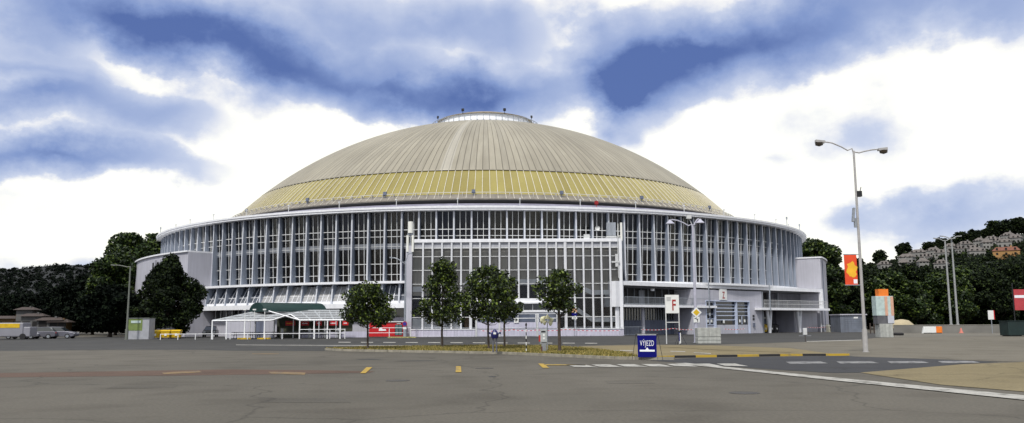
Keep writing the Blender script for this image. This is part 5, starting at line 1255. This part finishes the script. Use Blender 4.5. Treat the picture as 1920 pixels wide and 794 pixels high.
# info pillar
p = gp(1656, 640.5); kz = p.y/F
ip = thing('info_pillar', 'pale info pillar with an orange cube on top standing on concrete blocks', 'pillar', p)
MB().box(-12*kz, 12*kz, -.6, .6, 0, 25*kz).build('footing', concrete, ip, bevel=.03)
MB().box(-15*kz, 15*kz, -.5, .5, 25*kz, 40*kz).build('lower_box', mat('pillar dark grey', (.10, .10, .11), .6, .2, 2), ip); MB().box(4*kz, 15.5*kz, -.55, -.5, 26*kz, 42*kz).build('panel', mat('pillar white', (.50, .52, .58), .5, .1, 3), ip)
MB().box(-16*kz, 16*kz, -.52, .5, 40*kz, 76*kz).build('upper_box', teal, ip, bevel=.02); MB().box(0, 5*kz, -.56, -.52, 40*kz, 75*kz).build('stripe', mat('salmon print', (.6, .35, .25), .6, .1, 3), ip); MB().box(11*kz, 16*kz, -.56, -.52, 40*kz, 75*kz).build('stripe', mat('salmon print', (.6, .35, .25)), ip)
MB().box(-9*kz, 9*kz, -.4, .4, 76*kz, 89*kz).build('cube', orange_b, ip)
for px, lb in ((1630, 'left'), (1637, 'right')): p = gp(px, 633); o = thing('bollard', f'{lb} one of two dark bollards between the tall lamp and the info pillar', 'bollard', p, 0, 'dark bollards by the info pillar'); MB().tube([(0, 0, 0), (0, 0, 1.3)], .09, 8).build('post', bark, o); MB().tube([(0, 0, 1.3), (0, 0, 1.38)], .11, 8).build('cap', bark, o)
p = gp(1681, 637); o = thing('tyre', 'dark tyre lying at the right of the info pillar', 'tyre', p); b = MB(); b.lathe([(.35, .0), (.6, .02), (.66, .15), (.6, .3), (.35, .32), (.33, .16), (.35, 0)], 20); b.build('tread', rub, o, smooth=True)
# low wall, right
W0 = gp(1665, 627.0); W1 = gp(1885, 636.0)
lw = thing('low_wall', 'long low grey concrete wall at the right below the trees', 'wall', (0, 0, 0)); a_, c_ = Vector((PX(1672, 118), 118, 0)), Vector((PX(1925, 112), 112, 0)); t_ = (c_-a_).normalized(); nn = Vector((-t_.y, t_.x, 0))*.3
MB().prism([(v.x, v.y) for v in (a_, c_, c_+nn, a_+nn)], 0, 1.05).build('wall', mat('grey wall', (.17, .165, .15), .85, .2, .5), lw); nn2 = nn*1.25
MB().prism([(v.x, v.y) for v in (a_-nn*.12, c_-nn*.12, c_+nn2, a_+nn2)], 1.05, 1.12).build('coping', mat('wall coping', (.25, .24, .21), .85, .2, .5), lw)
sheet('pavement', [gp(1660, 640.5), gp(1925, 640), Vector((PX(1925, 112), 112, 0)), Vector((PX(1672, 118), 118, 0))], .006, mat_asphalt('greyer paving', (.13, .12, .10), (.17, .158, .13)))
p = at(1687, 600, 122); o = thing('boulder', 'pale tan boulder on the bank behind the low wall', 'boulder', (p.x, 122, .6)); b = MB(); b.lathe([(1.9, 0), (1.7, .6), (1.0, 1.15), (.2, 1.3), (.0, 1.3)], 9); ob = b.build('stone', mat('tan stone', (.40, .34, .22), .9, .2, 1, bump=.5, bscale=3), o, smooth=True); ob.scale = (1, .7, 1)
p = gp(1745, 634); o = thing('plastic_barrier', 'white and orange plastic barrier before the low wall', 'barrier', p); b = MB(); b.mi = 0; b.prism([(-1.3, 0), (-.85, 0), (-.85, .9), (-1.05, .9)], -.2, .2); b.box(-.85, .5, -.2, .2, .0, .9); b.mi = 1; b.box(.5, 1.3, -.21, .21, 0, .9); b.v[:8] = [(x, z, y) for x, y, z in b.v[:8]]; b.build('body', [board_w, orange_b], o, bevel=.04)
MB().box(-1.2, 1.2, -.28, .28, 0, .1).build('foot', rub, o)
p = gp(1800, 634); o = thing('traffic_cone', 'small pinkish traffic cone at the foot of the right tall pole', 'cone', p); b = MB(); b.lathe([(.01, .7), (.05, .7), (.24, .05), (.34, .05), (.34, 0)], 14); b.build('cone', mat('cone pink', (.6, .2, .15), .6, .1, 3), o)
p = at(1856, 600, 109); o = thing('small_sign', 'small white sign with red edge on a short post before the right trees', 'sign', (p.x, 109, 0)); MB().tube([(0, 0, 0), (0, 0, z_at(1856, 592, 109))], .05, 8).build('post', steel, o); MB().box(-.42, .42, -.08, -.05, z_at(1856, 609, 109), z_at(1856, 592, 109)).build('plate', board_w, o); MB().box(.3, .42, -.09, -.08, z_at(1856, 609, 109), z_at(1856, 592, 109)).build('red_edge', red_p, o)
p = gp(1903, 640); zz = lambda y: z_at(1908, y, p.y)
o = thing('flag_banner', 'pink red banner with white stripe on a thin pole at the right picture edge', 'banner', p); MB().tube([(0, 0, 0), (0, 0, zz(541))], .05, 8).build('pole', black, o); cl_ = MB().box(.1, 1.3, -.02, .02, zz(592), zz(553)).build('cloth', mat('banner red', (.45, .05, .06), .6, .1, 2), o); MB().box(.15, 1.25, -.03, -.021, zz(569), zz(564)).build('print', txt_w, cl_)
p = gp(1905, 641); o = thing('dark_container', 'low dark green container cut by the right picture edge', 'container', (PX(1912, p.y), p.y, 0)); MB().box(-1.9, 2.5, -.8, .8, .1, z_at(1905, 613, p.y)).build('body', mat('container green', (.008, .022, .02), .5, .2, 2), o, bevel=.04); MB().box(-1.95, 2.55, -.85, .85, z_at(1905, 613, p.y), z_at(1905, 613, p.y)+.08).build('lid', mat('container green', (.008, .022, .02)), o); MB().box(-1.7, -.5, -.7, .7, 0, .1).build('skid', black, o)
# window gold: tidy - remove default vertex names
for me in bpy.data.meshes:
    pass
